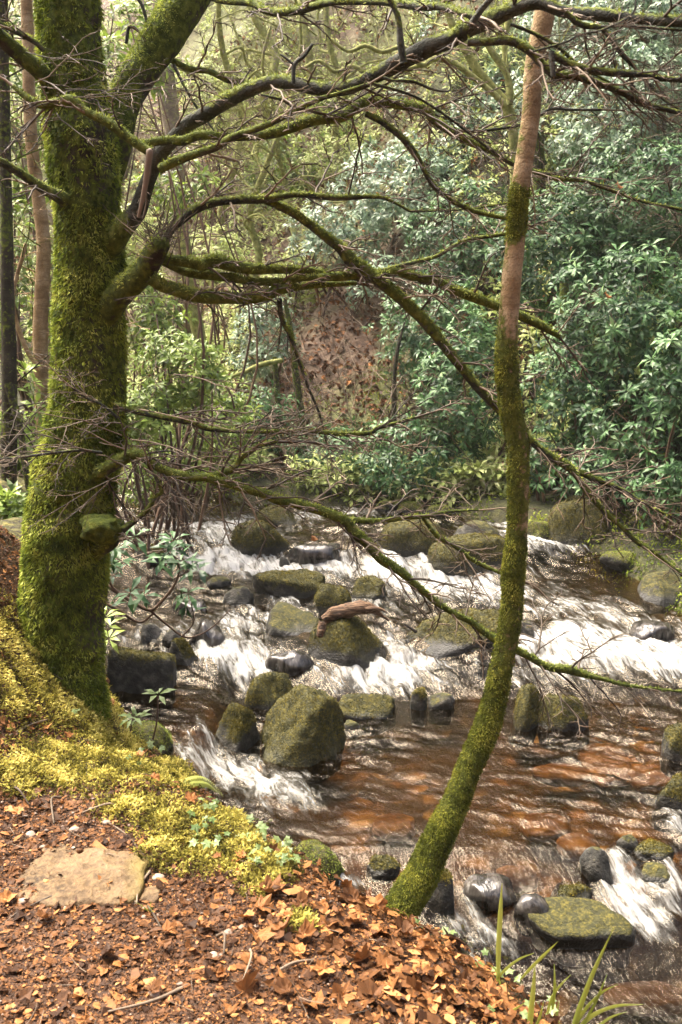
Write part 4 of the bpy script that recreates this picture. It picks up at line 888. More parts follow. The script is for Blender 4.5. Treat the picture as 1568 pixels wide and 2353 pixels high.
FT = [(520,23,7.0,.9),(600,27,8,.8),(700,24,7.5,.95),(780,30,9,.7),(860,26,7,.9),(560,33,9,.8),(660,36,9,.6),(930,32,8,.8),(300,20,7,.6),(470,18,6.5,.9),(640,19,6,.95),(740,20,6,.95),(230,15,6,.6),(820,22,7,.9),(900,40,10,.7),(540,42,10,.6),(1050,36,9,.7),(430,30,9,.7),(20,17,7,.5),(330,13.5,5,.7),(590,16,4.5,.95),(850,17.5,5,.95),(690,15.5,4,.9),(500,26,8,.8),(760,26,8,.9),(1150,30,9,.6),(1300,28,8,.6),(1480,26,8,.5)]
for i, (u, y, h, ms) in enumerate(FT):
    x = (u - CX) / FPX * y * 1.02; g = float(hterr(np.array([x]), np.array([float(y)]))[0]); r0 = .035 + .009 * h * rg_.uniform(.6, 1.2)
    n = 9; zz = np.linspace(0, h, n); wob = np.cumsum(rg_.normal(0, .30, (n, 2)), 0) * (h / 8)
    lean = rg_.normal(0, .12)
    q = np.stack([x + wob[:, 0] + lean * zz, y + wob[:, 1], g - .2 + zz], 1); q = catmull(q, 3); rr = np.linspace(r0, r0 * .25, len(q))
    root = thing('bare_tree', 'bare mossy tree with crooked twigs on the wooded hillside in the background', 'tree', (x, y, g), 'bare trees on the far hillside')
    V, F, C, N, tt = tube(q, rr, 8, bump=.2, freq=2.5, seed=i); mb = MB(); mb.add(V, F, moss=ms * .7 + .5 * (fbm(V * 2, 2, i) - .5)); mb.F[3].append(C)
    part(mb, 'trunk', M_FAR, root)
    cb = MB(); T = Twigs(rg_)
    for j in range(9):
        k = rg_.integers(5, len(q) - 2); az = rg_.uniform(0, 6.28); pts = [q[k]]; d = np.array([math.cos(az), math.sin(az) * .7, .35]); L = h * rg_.uniform(.12, .28)
        for e in range(6):
            d = nrm(d + rg_.normal(0, .42, 3)); pts.append(pts[-1] + d * L / 4)
        qq = catmull(pts, 3); r2 = np.linspace(rr[k] * .5, .012, len(qq)); V, F, C, N, tt = tube(qq, r2, 6, bump=.25, freq=4, seed=j); off = cb.n
        cb.add(V, F, moss=ms * .8 + .25 * N[:, 2]); cb.F[3].append(C + off)
        for e in range(4): T.grow(qq[rg_.integers(4, len(qq))], rg_.normal(0, 1, 3) + np.array([0, 0, .2]), rg_.uniform(.4, 1.1), .009, 2, .0, .9)
    tb = MB(); T.build(tb, 4); V, F3, F4, A = tb.arrays(); cb.add(V, F4, moss=np.where(np.repeat(rg_.random(len(V) // 24), 24) < ms * .8, .8, .15))
    part(cb, 'crown', M_FAR, root)
# low growth and dead brush that cover the slopes
rg_ = np.random.default_rng(78); n = 30000
y = 10.8 + 28 * rg_.random(n) ** 1.6; x = (rg_.random(n) * 2 - 1) * .42 * y
ok = (sdist(x, y, FAR_POLY) > .15) & (n2(x, y, .9, 3, 61) > .45 - .10 * sst(-x, .2, 2.5) + .5 * np.exp(-((x - .15) / 1.0) ** 2 - ((y - 13.2) / 1.6) ** 2)); x, y = x[ok], y[ok]
pos = np.stack([x, y, hterr(x, y) + rg_.uniform(.02, .35, len(x))], 1)
mb = MB(); rosettes(mb, pos, rg_.normal(0, .35, pos.shape) + np.array([0, -.3, 1]), rg_, .13, 5, .34); setting(mb.obj('hillside_undergrowth', M_PALE, smooth=False), 'stuff')
T = Twigs(rg_); n = 1700
y = 11 + 24 * rg_.random(n) ** 1.5; x = (rg_.random(n) * 2 - 1) * .4 * y; ok = sdist(x, y, FAR_POLY) > .1; x, y = x[ok], y[ok]; z = hterr(x, y)
for i in range(len(x)): T.grow((x[i], y[i], z[i]), rg_.normal(0, .7, 3) + np.array([0, -.2, .8]), rg_.uniform(.5, 1.5), .007, 1, .02, .7)
mb = MB(); T.build(mb, 4, .3, 1); setting(mb.obj('brushwood', M_TWIG), 'stuff')
T = Twigs(rg_); n = 45
for i in range(n):
    yy = rg_.uniform(4.9, 9.5); xx = np.interp(yy, [4.3, 5, 6.5, 8, 10], [-1.4, -1.7, -2.3, -2.9, -3.6]) - rg_.uniform(0, .9)
    T.grow((xx, yy, float(hterr(np.array([xx]), np.array([yy]))[0])), rg_.normal(0, .6, 3) + np.array([.2, -.1, .9]), rg_.uniform(.4, 1.1), .006, 2, .02, .7)
mb = MB(); T.build(mb, 4, .1, .9); setting(mb.obj('near_bank_brushwood', M_TWIG), 'stuff')

n = 60000; y = rg_.uniform(5.5, 13.5, n); x = rg_.uniform(-2.5, 5, n); tq = sdist(x, y, FAR_POLY); ok = (tq > -.05) & (tq < 2.2) & (np.abs(x) < .4 * y + .3) & (n2(x, y, 2.2, 3, 91) > .47); x, y = x[ok], y[ok]
p = np.stack([x, y, hterr(x, y) + rg_.uniform(0, .05, len(x))], 1); a = rg_.normal(0, .6, p.shape) + np.array([0, -.3, .7])
mb = MB(); leaves(mb, p, a, rg_.normal(0, 1, p.shape), rg_.uniform(.02, .06, len(p)), rg_.uniform(.012, .025, len(p)), .3, .1, np.clip(1.3 * n2(x, y, 4, 3, 92) - .25 + .25 * rg_.random(len(p)), 0, 1)); setting(mb.obj('far_bank_moss', M_MOSS, smooth=False), 'stuff')

n = 26000; y = rg_.uniform(11, 22, n); x = (rg_.random(n) * 2 - 1) * .32 * y - .04 * y; ok = (sdist(x, y, FAR_POLY) > .8) & (n2(x, y, 1.6, 3, 95) > .30); x, y = x[ok], y[ok]
p = np.stack([x, y, hterr(x, y) + rg_.uniform(0, .12, len(x))], 1); L_ = rg_.uniform(.05, .13, len(p))
mb = MB(); leaves(mb, p, rg_.normal(0, 1, p.shape), rg_.normal(0, .5, p.shape) + np.array([0, -.5, 1]), L_, L_ * .6, .3, .2, np.clip(rg_.normal(.34, .18, len(p)), 0, 1)); setting(mb.obj('hillside_litter', M_LITTER, smooth=False), 'stuff')

# ------------------------------------------------------------------ the near bank
rg = np.random.default_rng(5)
def Gn(u, v):
    p = G(u, v); return p
BL = [(60,1520,90,70),(20,1600,60,60),(110,1620,60,50),(250,1680,100,46),(300,1760,110,48),(150,1760,110,56),(40,1790,60,40),(330,1850,90,36),(430,1900,110,56),(470,1960,100,48),
      (560,1950,70,46),(380,1960,60,50),(600,2010,50,46),(200,1650,60,36),(690,2122,34,14),(20,1470,50,60),(520,1890,60,40),(390,1790,60,40),(640,1985,40,40)]
mbl = []
for (u, v, ru, rv) in BL:
    c = Gn(u, v); a = Gn(u, min(v + rv, 2350)); k = mpp(c); mbl.append((c[0], c[1], ru * k * 1.2, max(.05, abs(a[1] - c[1])) * 1.2, 1.0))
def mossd(x, y):
    f = np.zeros_like(x)
    for (bx, by, rx, ry, s) in mbl: f = np.maximum(f, s * np.exp(-(((x - bx) / rx) ** 2 + ((y - by) / ry) ** 2) * 1.0))
    return f * (.55 + .9 * n2(x, y, 6, 3, 71))
def near_pts(n, fn):
    x = rg.uniform(-1.9, 1.0, n); y = rg.uniform(1.55, 4.7, n)
    s = sdist(x, y, NEAR_POLY); ok = (s > -.25) & (np.abs(x) < .40 * y + .35)
    x, y, s = x[ok], y[ok], s[ok]; k = rg.random(len(x)) < fn(x, y, s); x, y = x[k], y[k]
    return np.stack([x, y, hterr(x, y)], 1)
def gnormal(p, e=.02):
    dx = (hterr(p[:, 0] + e, p[:, 1]) - hterr(p[:, 0] - e, p[:, 1])) / (2 * e); dy = (hterr(p[:, 0], p[:, 1] + e) - hterr(p[:, 0], p[:, 1] - e)) / (2 * e)
    return nrm(np.stack([-dx, -dy, np.ones(len(p))], 1))
# moss cushions
p = near_pts(380000, lambda x, y, s: np.clip(mossd(x, y) * 1.9 - .4, 0, 1)); nn = gnormal(p)
cush = np.clip(n2(p[:, 0], p[:, 1], 16, 3, 72) * 1.5 - .3, 0, 1) * np.clip(mossd(p[:, 0], p[:, 1]) * 1.4 - .3, 0, 1)
p = p + nn * (cush * .055 * rg.uniform(.3, 1, len(p)))[:, None]
a = nn * .7 + rg.normal(0, .6, p.shape) + np.array([0, 0, -.15])
mb = MB(); leaves(mb, p, a, nn + rg.normal(0, .4, p.shape), rg.uniform(.009, .025, len(p)), rg.uniform(.004, .009, len(p)), .25, .1, np.clip(.08 + .66 * cush + .42 * rg.random(len(p)) + 1.2 * (n2(p[:, 0], p[:, 1], 22, 2, 73) - .5), 0, 1))
setting(mb.obj('bank_moss', M_GMOSS, smooth=False), 'stuff')
# leaf litter: crumbled leaves
def chips(mb, p, nn, size, tint, curl=.3):
    m = len(p); K = 6; nn = nrm(nn); ref = nrm(np.cross(nn, rg.normal(0, 1, (m, 3)))); bi = np.cross(nn, ref)
    ph = np.arange(K)[None] * 2 * np.pi / K + rg.normal(0, .25, (m, K)); r = size[:, None] * rg.uniform(.45, 1.15, (m, K)); asp = rg.uniform(.4, 1, (m, 1))
    x = r * np.cos(ph); y = r * np.sin(ph) * asp; c = curl * rg.normal(0, 1, (m, 1)) / size[:, None]; h = c * x * x + rg.normal(0, .10, (m, K)) * size[:, None]
    V = p[:, None] + ref[:, None] * x[..., None] + bi[:, None] * y[..., None] + nn[:, None] * h[..., None]
    V = np.concatenate([V, (p + nn * (rg.normal(0, .12, (m, 1)) * size[:, None]))[:, None]], 1)
    j = np.arange(K); F = np.stack([j, (j + 1) % K, np.full(K, K)], 1)
    mb.add(V.reshape(-1, 3), (np.arange(m)[:, None, None] * (K + 1) + F[None]).reshape(-1, 3), tint=np.repeat(tint, K + 1))
def orange(x, y, s):          # fresh leaves lie thick towards the bank edge
    return sst(x, -.45, .25) * (1 - sst(s, .15, .75))
p = near_pts(90000, lambda x, y, s: np.clip(1.05 - 1.3 * np.clip(mossd(x, y) * 1.4 - .3, 0, 1), .05, 1) * np.where(s > -.02, .55, .15)); nn = gnormal(p)
s_ = sdist(p[:, 0], p[:, 1], NEAR_POLY); org_ = orange(p[:, 0], p[:, 1], s_)
sz = np.clip(np.exp(rg.normal(-4.85, .62, len(p))), .0025, .034) * (1 + .5 * org_)
ti = np.clip(.36 + .20 * org_ + .28 * rg.normal(0, 1, len(p)) + .2 * (n2(p[:, 0], p[:, 1], 5, 3, 81) - .5) + np.where(rg.random(len(p)) < .05, .4, 0), 0, 1)
p = p + nn * (rg.uniform(0, 1, len(p)) ** 2 * (.012 + .022 * org_))[:, None]
mb = MB(); chips(mb, p, nn + rg.normal(0, .26, p.shape), sz, ti); setting(mb.obj('leaf_litter', M_LITTER, smooth=False), 'stuff')
# crumbs between the leaves
p = near_pts(280000, lambda x, y, s: np.where(mossd(x, y) > .75, .1, .9) * (s > -.05)); nn = gnormal(p); p = p + nn * .003
L_ = np.exp(rg.normal(-4.9, .5, len(p))); mb = MB(); leaves(mb, p, rg.normal(0, 1, p.shape) * np.array([1, 1, .25]), nn + rg.normal(0, .3, p.shape), L_, L_ * rg.uniform(.2, .8, len(p)), .1, .1, np.clip(rg.normal(.34, .24, len(p)) + .5 * (n2(p[:, 0], p[:, 1], 7, 3, 85) - .5), 0, 1)); setting(mb.obj('litter_crumbs', M_LITTER, smooth=False), 'stuff')
# whole leaves
MAP = [(0,1.0),(12,.80),(22,.74),(40,.95),(55,.74),(72,.72),(88,.82),(105,.64),(130,.60),(155,.46),(180,.22)]
def maple(mb, p, n, size, tint, az, curl):
    n = n / np.linalg.norm(n); ref = np.cross(n, [math.cos(az), math.sin(az), .01]); ref /= np.linalg.norm(ref); bi = np.cross(n, ref)
    A = [(math.radians(a), r) for a, r in MAP] + [(math.radians(-a), r) for a, r in MAP[-2:0:-1]]
    o_ = np.array([(math.cos(a) * r, math.sin(a) * r) for a, r in A]) * size * (1 + rg.normal(0, .08, (len(A), 1)))
    i_ = o_ * .5; X = np.vstack([o_, i_, [[0, 0]]])
    h = curl[0] * X[:, 0] ** 2 / size + curl[1] * X[:, 1] ** 2 / size + curl[2] * X[:, 0] * X[:, 1] / size + rg.normal(0, .05, len(X)) * size
    h = h - .06 * size * np.cos(np.arctan2(X[:, 1], X[:, 0]) * 5)
    V = np.asarray(p) + ref * X[:, :1] + bi * X[:, 1:] + n * h[:, None]; K = len(A); j = np.arange(K); k = (j + 1) % K
    F4 = np.stack([j, k, K + k, K + j], 1); F3 = np.stack([K + j, K + k, np.full(K, 2 * K)], 1)
    off = mb.n; mb.add(V, F4, tint=tint); mb.F[3].append(F3 + off)
    e = V[K // 2]; st = np.array([e, e - ref * size * .4 + n * size * .1, e - ref * size * .8 + n * size * .05]); add_tube(mb, catmull(st, 3), np.full(7, .0013), 4, tint=.7)
p = near_pts(2600, lambda x, y, s: np.clip(.06 + .34 * orange(x, y, s), 0, 1) * (s > -.06)); nn = gnormal(p)
mb = MB()
for i in range(len(p)): maple(mb, p[i] + nn[i] * rg.uniform(.008, .03), nn[i] + rg.normal(0, .24, 3), rg.uniform(.015, .034), np.clip(rg.normal(.5, .25), .05, 1), rg.uniform(0, 6.3), rg.normal(0, .35, 3))
setting(mb.obj('fallen_leaves', M_LITTER, smooth=False), 'stuff')
proto = []
for i in range(7):
    mb = MB(); maple(mb, (0, 0, 0), np.array([0, 0, 1.0]), .062, [.56,.66,.42,.78,.36,.62,.86][i], 0, [(.6,.9,.2),(-.5,.8,.4),(1.0,.3,-.5),(.3,-.8,.2),(.9,.9,0),(-.4,.6,.7),(.2,.6,.5)][i])
    proto.append(mb.mesh('maple_leaf', M_LITTER, False))
LV = [(705,2160),(760,2135),(820,2130),(875,2150),(930,2160),(985,2190),(740,2240),(830,2215),(880,2230),(950,2290),(1010,2250),(1060,2275),(1100,2290),(690,2200),(650,2150),(790,2300),(860,2310),(960,2240),(1040,2310),(900,2275),
      (560,2120),(620,2060),(590,2160),(680,2090),(740,2085),(800,2080),(840,2065),(1130,2320),(500,2250),(430,2190),(350,2290),(250,2240),(640,2290),(570,2290),(180,2180),(110,2120),(720,2320),(910,2200),(1000,2310),(780,2180),(330,1660),(120,1680),(60,1660),(160,1700),(390,1790),(545,1985),(620,1975),(600,2095),(20,2080),(460,2140),(380,2150),(940,2130),(865,2100)]
for i, (u, v) in enumerate(LV):
    c = Gn(u + rg.normal(0, 6), v); o_ = bpy.data.objects.new('maple_leaf', proto[i % 7]); COL.objects.link(o_)
    o_.location = (c[0], c[1], c[2] + .018); o_.rotation_euler = (rg.normal(.05, .3), rg.normal(0, .3), rg.uniform(0, 6.3))
    sc = rg.uniform(.5, .85) * (1.0 if u > 550 else .62); o_.scale = (sc,) * 3
    tag(o_, 'whole dry maple leaf lying curled on the leaf litter of the bank', 'leaf', 'whole maple leaves on the bank')
# gravel
def stones(mb, p, size):
    V0, F0 = ico(1); m = len(p)
    sc = size[:, None, None] * rg.uniform(.5, 1.2, (m, 1, 3)) * np.array([1, 1, .6]); az = rg.uniform(0, 6.3, m)
    V = V0[None] * sc * rg.uniform(.75, 1.15, (m, len(V0), 1)); c, s = np.cos(az)[:, None], np.sin(az)[:, None]
    V = np.stack([V[..., 0] * c - V[..., 1] * s, V[..., 0] * s + V[..., 1] * c, V[..., 2]], -1) + p[:, None]
    mb.add(V.reshape(-1, 3), (np.arange(m)[:, None, None] * len(V0) + F0[None]).reshape(-1, 3), tint=np.repeat(np.clip(rg.normal(.5, .25, m), 0, 1), len(V0)))
gc = Gn(170, 1870)
p = near_pts(9000, lambda x, y, s: np.clip(.16 + .9 * np.exp(-((x - gc[0]) / .22) ** 2 - ((y - gc[1]) / .16) ** 2), 0, 1) * (mossd(x, y) < .5) * (s > .1)); p[:, 2] += .006
mb = MB(); stones(mb, p, rg.uniform(.0025, .008, len(p))); setting(mb.obj('path_gravel', M_STONE, smooth=False), 'stuff')
for i, (u, v, r) in enumerate([(172,1910,13),(70,1922,14),(98,1949,8),(386,1985,12),(365,2020,14),(55,2075,13),(130,2055,9),(245,1893,10),(210,1862,8),(490,2200,14),(355,2288,15),(150,2090,9),(525,2147,12),(555,2135,10),(240,2190,10),(60,2185,14),(265,1882,8),(330,2110,9),(435,2070,8)]):
    c = Gn(u, v); mb = MB(); k = mpp(c); V0, F0 = ico(3); V = V0 * (1 + .5 * (fbm(V0 * 1.5 + i, 2, i) - .5))[:, None] * np.array([r * k, r * k * .8, r * k * .55])
    mb.add(V, F0, tint=rg.uniform(.45, 1)); o_ = mb.obj('pebble', M_STONE); o_.location = (c[0], c[1], c[2] + r * k * .3); tag(o_, 'small smooth pebble lying on the brown path', 'pebble', 'pebbles on the path')
# slab stones
c = Gn(205, 1992); k = mpp(c)
def slab(label, u, v, hu, dy, hz, seed, mossy):
    c = Gn(u, v); k = mpp(c); n0, F = ico(5); V = n0 / ((np.abs(n0) ** 3.2).sum(1) ** (1 / 3.2))[:, None]; rs = np.random.default_rng(seed)
    ang = np.arctan2(n0[:, 1], n0[:, 0]); V[:, :2] *= (1 + .30 * (fbm(np.stack([np.cos(ang) * 1.6, np.sin(ang) * 1.6, ang * 0 + seed], 1), 3, seed) - .5))[:, None]
    V = V * np.array([hu * k, dy, hz]); V[:, 2] += (fbm(V * np.array([7, 7, 0]) + seed, 4, seed) - .5) * hz * 1.1 + .02 * (fbm(V * 30, 2, seed) - .5)
    zg = float(np.median(hterr(c[0] + V[:, 0], c[1] + V[:, 1]))); V = V + np.array([c[0], c[1], zg + .002 - hz * .5])
    mb = MB(); mb.add(V, F, moss=mossy * sst(V[:, 0] - c[0], -.2 * hu * k, hu * k) * (.4 + .9 * fbm(V * 8, 3, 4)))
    o_ = mb.obj('flat_stone', M_SLAB, origin=np.array([c[0], c[1], zg])); tag(o_, label, 'stone'); return o_
slab('large flat sandy stone sunk into the path between moss and leaves', 205, 1996, 148, .19, .028, 3, .75)
slab('small pale flat chip of stone beside the large sandy stone', 346, 2060, 24, .035, .02, 8, .0)
c = Gn(186, 1998); mb = MB(); n0, F = ico(3); mb.add(n0 * np.array([.011, .008, .008]) * (1 + .4 * (fbm(n0 * 2, 2, 3) - .5))[:, None], F, tint=.3); o_ = mb.obj('beech_nut', M_LITTER); o_.location = (c[0], c[1], c[2] + .062); tag(o_, 'single brown nut lying on the large sandy stone', 'nut')
# sticks
ST = [((345,1990),(245,1895),'thin stick along the edge of the large sandy stone'),((420,2280),(250,2335),'dark stick lying at the lower left of the path'),((140,1840),(125,1900),'short stick on gravel behind the large stone'),
      ((30,1815),(70,1860),'crooked stick beside the moss at left edge'),((160,2062),(70,2090),'thin stick below the left end of sandy stone'),((345,2010),(315,2085),'straight straw leaning over the small flat chip'),
      ((575,2190),(560,2260),'curved pale stalk among the litter at centre'),((650,2120),(720,2105),'straw across the orange leaves by the small moss tuft'),((205,1720),(200,1800),'pale upright stalk standing in the moss'),((20,1700),(110,1660),'long pale stick on the mossy rise at left'),
      ((270,1860),(190,1875),'brown stick on the gravel above the sandy stone'),((640,2240),(720,2215),'thin stalk over the leaves at lower centre'),((500,2160),(515,2200),'dark bit of stick on the path centre'),((340,2090),(370,2140),'thin dark twig on the path below the chip')]
for i, (a, b_, lb) in enumerate(ST):
    A, Bq = Gn(*a), Gn(*b_); mid = (A + Bq) / 2 + rg.normal(0, .012, 3); up_ = np.array([0, 0, .012]); q = catmull([A + up_, mid + up_ * 1.6, Bq + up_], 5)
    mb = MB(); add_tube(mb, q, np.linspace(.005, .003, len(q)) * rg.uniform(.6, 1.2), 6, bump=.2, freq=40, seed=i, tint=rg.uniform(.2, 1)); o_ = mb.obj('stick', M_TWIG, origin=(A + Bq) / 2); tag(o_, lb, 'stick')
T = Twigs(rg); p = near_pts(700, lambda x, y, s: (s > .02) * .9)
for q in p: T.grow(q + np.array([0, 0, .012]), rg.normal(0, 1, 3) * np.array([1, 1, .12]), rg.uniform(.03, .10), .0014, 0, .0)
mb = MB(); T.build(mb, 4, .2, 1); setting(mb.obj('twig_litter', M_TWIG), 'stuff')
# ivy
IV = [('ivy sprig with pale leaves beside the foot of the big trunk',[(180,1640),(205,1622),(225,1630),(190,1655),(250,1640),(165,1650),(215,1650)]),
      ('ivy trailing over the mossy edge above the white chute',[(345,1690),(360,1705),(385,1700),(350,1722),(372,1728),(400,1735),(420,1750),(405,1712),(330,1740),(318,1752),(430,1765)]),
      ('ivy climbing through moss at the middle of the bank',[(470,1850),(485,1860),(462,1880),(500,1842),(455,1915),(465,1925),(498,1940),(520,1930),(450,1940),(480,1900)]),
      ('dense pale ivy hanging over the mossy near bank rock',[(570,1900),(590,1880),(600,1905),(615,1890),(640,1940),(655,1955),(665,1948),(600,1955),(635,1970),(590,1920),(560,1925),(575,1985),(585,1998),(650,1990),(665,1985),(680,1975),(605,1930)]),
      ('ivy sprig right of the foot of the leaning tree',[(940,2100),(955,2112),(975,2098),(995,2100),(985,2120),(960,2125),(860,2075),(940,2115)]),
      ('ivy trailing down the leafy edge towards grass blades',[(1022,2135),(1035,2150),(1050,2138),(1060,2160),(1075,2175),(1085,2185),(1068,2150),(1120,2190),(1135,2195),(1105,2215),(1150,2205)]),
      ('ivy under the grass at the bottom of the picture',[(1190,2265),(1225,2295),(1235,2310),(1170,2255),(1130,2325),(1245,2325),(1150,2250),(1210,2345)])]
for (lb, pts) in IV:
    ps = [Gn(u, min(v + 8, 2350)) for u, v in pts]; root = thing('ivy', lb, 'ivy', ps[0], 'ivy on the near bank'); vb, lbm = MB(), MB()
    for i, c in enumerate(ps):
        for e in range(2):
            k = rg.uniform(.013, .021); q = c + np.array([rg.normal(0, .014), rg.normal(-.015, .014), rg.uniform(.02, .055)]); n = nrm(np.array([rg.normal(0, .35), -.35 + rg.normal(0, .3), 1])); az = rg.uniform(0, 6.3)
            ref = nrm(np.cross(n, [math.cos(az), math.sin(az), 0.01])); bi = np.cross(n, ref)
            o_ = np.array([(1.25, 0), (.55, .35), (.45, .95), (-.1, .55), (-.65, .6), (-.45, 0), (-.65, -.6), (-.1, -.55), (.45, -.95), (.55, -.35)]) * k
            h = -(o_ ** 2).sum(1) / k * .25 + np.abs(o_[:, 1]) * .2
            V = np.vstack([q + ref * o_[:, :1] + bi * o_[:, 1:] + n * h[:, None], q]); j = np.arange(10)
            lbm.add(V, np.stack([j, (j + 1) % 10, np.full(10, 10)], 1), tint=np.clip(rg.normal(.6, .25), 0, 1))
            add_tube(vb, catmull([c - np.array([0, 0, .02]), (c + q) / 2 + rg.normal(0, .006, 3), q], 3), np.full(7, .0011), 4, tint=.6)
    part(vb, 'vine', M_STEM, root); part(lbm, 'foliage', M_IVY, root, smooth=False)
# grass tufts
def blade(mb, pts, y0, y1, w0, tint):
    q, rr = wpath([(u, v, w_) for (u, v), w_ in zip(pts, w0)], y0, y1, 6); T_ = nrm(np.gradient(q, axis=0)); s = nrm(np.cross(T_, np.array([0, 1.0, .3]))); n = np.cross(s, T_)
    L = q + s * rr[:, None]; Rr = q - s * rr[:, None]; M_ = q + n * rr[:, None] * .5; m = len(q)
    V = np.concatenate([L, M_, Rr]); i = np.arange(m - 1)
    mb.add(V, np.concatenate([np.stack([i, i + 1, m + i + 1, m + i], 1), np.stack([m + i, m + i + 1, 2 * m + i + 1, 2 * m + i], 1)]), tint=tint)
for lb, bu, bv, yb, bl in [
  ('single tall yellow grass tuft rising before the lower rapids',1146,2245,2.46,[([(1145,2255),(1146,2180),(1150,2100),(1154,2030)],[4,6,5.5,.6],.9),([(1142,2250),(1165,2225),(1195,2203),(1228,2190)],[3,4.5,4,.6],.75),([(1150,2262),(1140,2230),(1120,2212)],[2,2.5,.5],.5)]),
  ('grass tuft at the bottom edge left of the long blades',1215,2360,2.34,[([(1215,2385),(1220,2330),(1226,2270),(1230,2215)],[6,7,5,.6],.8),([(1200,2380),(1170,2345),(1145,2340),(1115,2362)],[5,8,8,2],.8),([(1205,2375),(1170,2335),(1205,2305)],[4,8,.8],.9),([(1195,2252),(1220,2225),(1250,2195),(1283,2163)],[2.5,5,5,.6],.7),([(1225,2375),(1240,2340),(1250,2300)],[4,4,.5],.6),([(1258,2330),(1270,2290),(1290,2262),(1312,2240)],[3,4,3.5,.5],.75),([(1270,2320),(1275,2270),(1274,2215)],[3,3.5,.5],.5)]),
  ('long bladed grass tuft leaning out over the water at bottom',1320,2375,2.42,[([(1310,2385),(1335,2310),(1370,2220),(1411,2132)],[6,7,5,.5],.65),([(1315,2380),(1360,2335),(1415,2312),(1478,2308)],[6,8,6,.6],.85),([(1310,2380),(1345,2320),(1385,2280),(1420,2262)],[4,5,4,.5],.6),([(1330,2375),(1370,2300),(1395,2240)],[3,3.5,.5],.5),([(1295,2380),(1280,2340),(1285,2300)],[4,4,.5],.7),([(1350,2380),(1400,2340),(1440,2325)],[5,5,.6],.8)])]:
    root = thing('grass_tuft', lb, 'grass', P(bu, bv, yb))
    for (pts, w0, ti) in bl:
        mb = MB(); blade(mb, pts, yb, yb + .03, w0, ti); part(mb, 'blade', M_GRASS, root)
mb = MB(); c0 = Gn(345, 2100)
root = thing('grass_seedling', 'tiny green grass sprout on the path below the sandy stone', 'grass', c0)
for i in range(9):
    d = rg.normal(0, .5, 3); d[2] = 1; q = catmull([c0, c0 + d * .02, c0 + d * .035 + np.array([d[0], d[1], -.3]) * .01], 3); add_tube(mb, q, np.linspace(.0015, .0004, len(q)), 4, tint=.5)
part(mb, 'blade', M_GRASS, root)
# fern
fb0, ft = Gn(418, 1812), P(512, 1822, 3.55)
root = thing('fern', 'small pale fern frond hanging over the water from the mossy bank', 'fern', fb0); mb = MB()
q = catmull([fb0, P(440, 1793, 3.42), P(475, 1795, 3.46), P(512, 1826, 3.5)], 10); add_tube(mb, q, np.linspace(.002, .0006, len(q)), 4, tint=.7); D = nrm(np.gradient(q, axis=0))
n = len(q); pa, aa, ll_ = [], [], []
for i in range(3, n):
    s = nrm(np.cross(D[i], [0, -.5, 1.0]))
    for sg in (1, -1): pa.append(q[i]); aa.append(s * sg + D[i] * .35 + np.array([0, 0, -.15])); ll_.append(.032 * math.sin(math.pi * (i / n) ** .7) + .006)
pa, aa, ll_ = map(np.array, (pa, aa, ll_)); leaves(mb, pa, aa, np.tile([0, -.4, 1.0], (len(pa), 1)), ll_, ll_ * .26, .2, .1, .85); part(mb, 'frond', M_GRASS, root, smooth=False)
# rhododendron seedlings and the low branch over the water
def sprig(label, stems, heads, y, ll, mt, cat='shrub', name='rhododendron_seedling', seed=1, tints=(.4, 1)):
    rs = np.random.default_rng(seed); b0 = P(*stems[0][0][:2], y); root = thing(name, label, cat, b0); mb = MB()
    for s in stems:
        q, rr = wpath(s, y, y, 5); add_tube(mb, q, np.maximum(rr, .0018), 6, bump=.1, freq=30, tint=rs.uniform(.3, .8))
    part(mb, 'stem', M_STEM, root); mb = MB()
    pos = np.array([P(u, v, y + rs.normal(0, .05)) for u, v, d in heads]); nor = np.array([[rs.normal(0, .3), -.35, d] for u, v, d in heads])
    rosettes(mb, pos, nor, rs, ll, 8, .32, *tints); part(mb, 'foliage', mt, root, smooth=False)
sprig('rhododendron seedling with pale leaf star standing before dark block',[[(352,1700,2),(362,1650,2),(363,1600,2)]],[(364,1596,1.)],3.95,.062,M_IVY,seed=2,tints=(.6,1))
sprig('small seedling with upright leaves at the mossy water edge',[[(300,1680,2),(305,1655,2)]],[(306,1648,1.),(318,1650,.8)],3.95,.055,M_IVY,seed=3,tints=(.5,1))
sprig('bright leaved sprig growing out beside the big trunk foot',[[(215,1460,2.5),(240,1450,2)]],[(246,1440,.6),(250,1468,.6),(240,1420,.7)],4.3,.085,M_RHODO_Y,name='rhododendron_sprig',seed=4,tints=(.6,1))
sprig('low rhododendron branch drooping over the rapids beside the big trunk',[[(215,1320,5),(245,1345,4.5),(300,1380,4),(345,1402,4),(375,1378,3.5),(402,1342,3),(412,1305,2.5),(395,1268,2)],[(300,1380,3),(262,1352,2.5),(250,1330,2)],[(215,1375,4),(270,1400,3.5),(320,1430,3),(355,1408,3)],[(345,1402,2.5),(380,1432,2.5),(420,1462,2.2),(450,1462,2),(490,1440,1.6),(530,1400,1.2)],[(420,1462,2),(445,1430,2),(440,1385,1.6)],[(400,1330,2),(440,1310,2)]],
      [(395,1262,1.),(365,1295,.8),(415,1290,.9),(455,1308,.6),(440,1300,.7),(432,1362,1.),(428,1388,-.7),(278,1288,.8),(262,1322,.6),(300,1362,.7),(285,1240,1.),(312,1232,.9),(332,1368,.8),(262,1262,.8),(400,1240,.9),(250,1400,.6),(258,1300,.8),(380,1280,.8)],5.3,.105,M_RHODO,name='rhododendron_branch',seed=5,tints=(.12,.72))
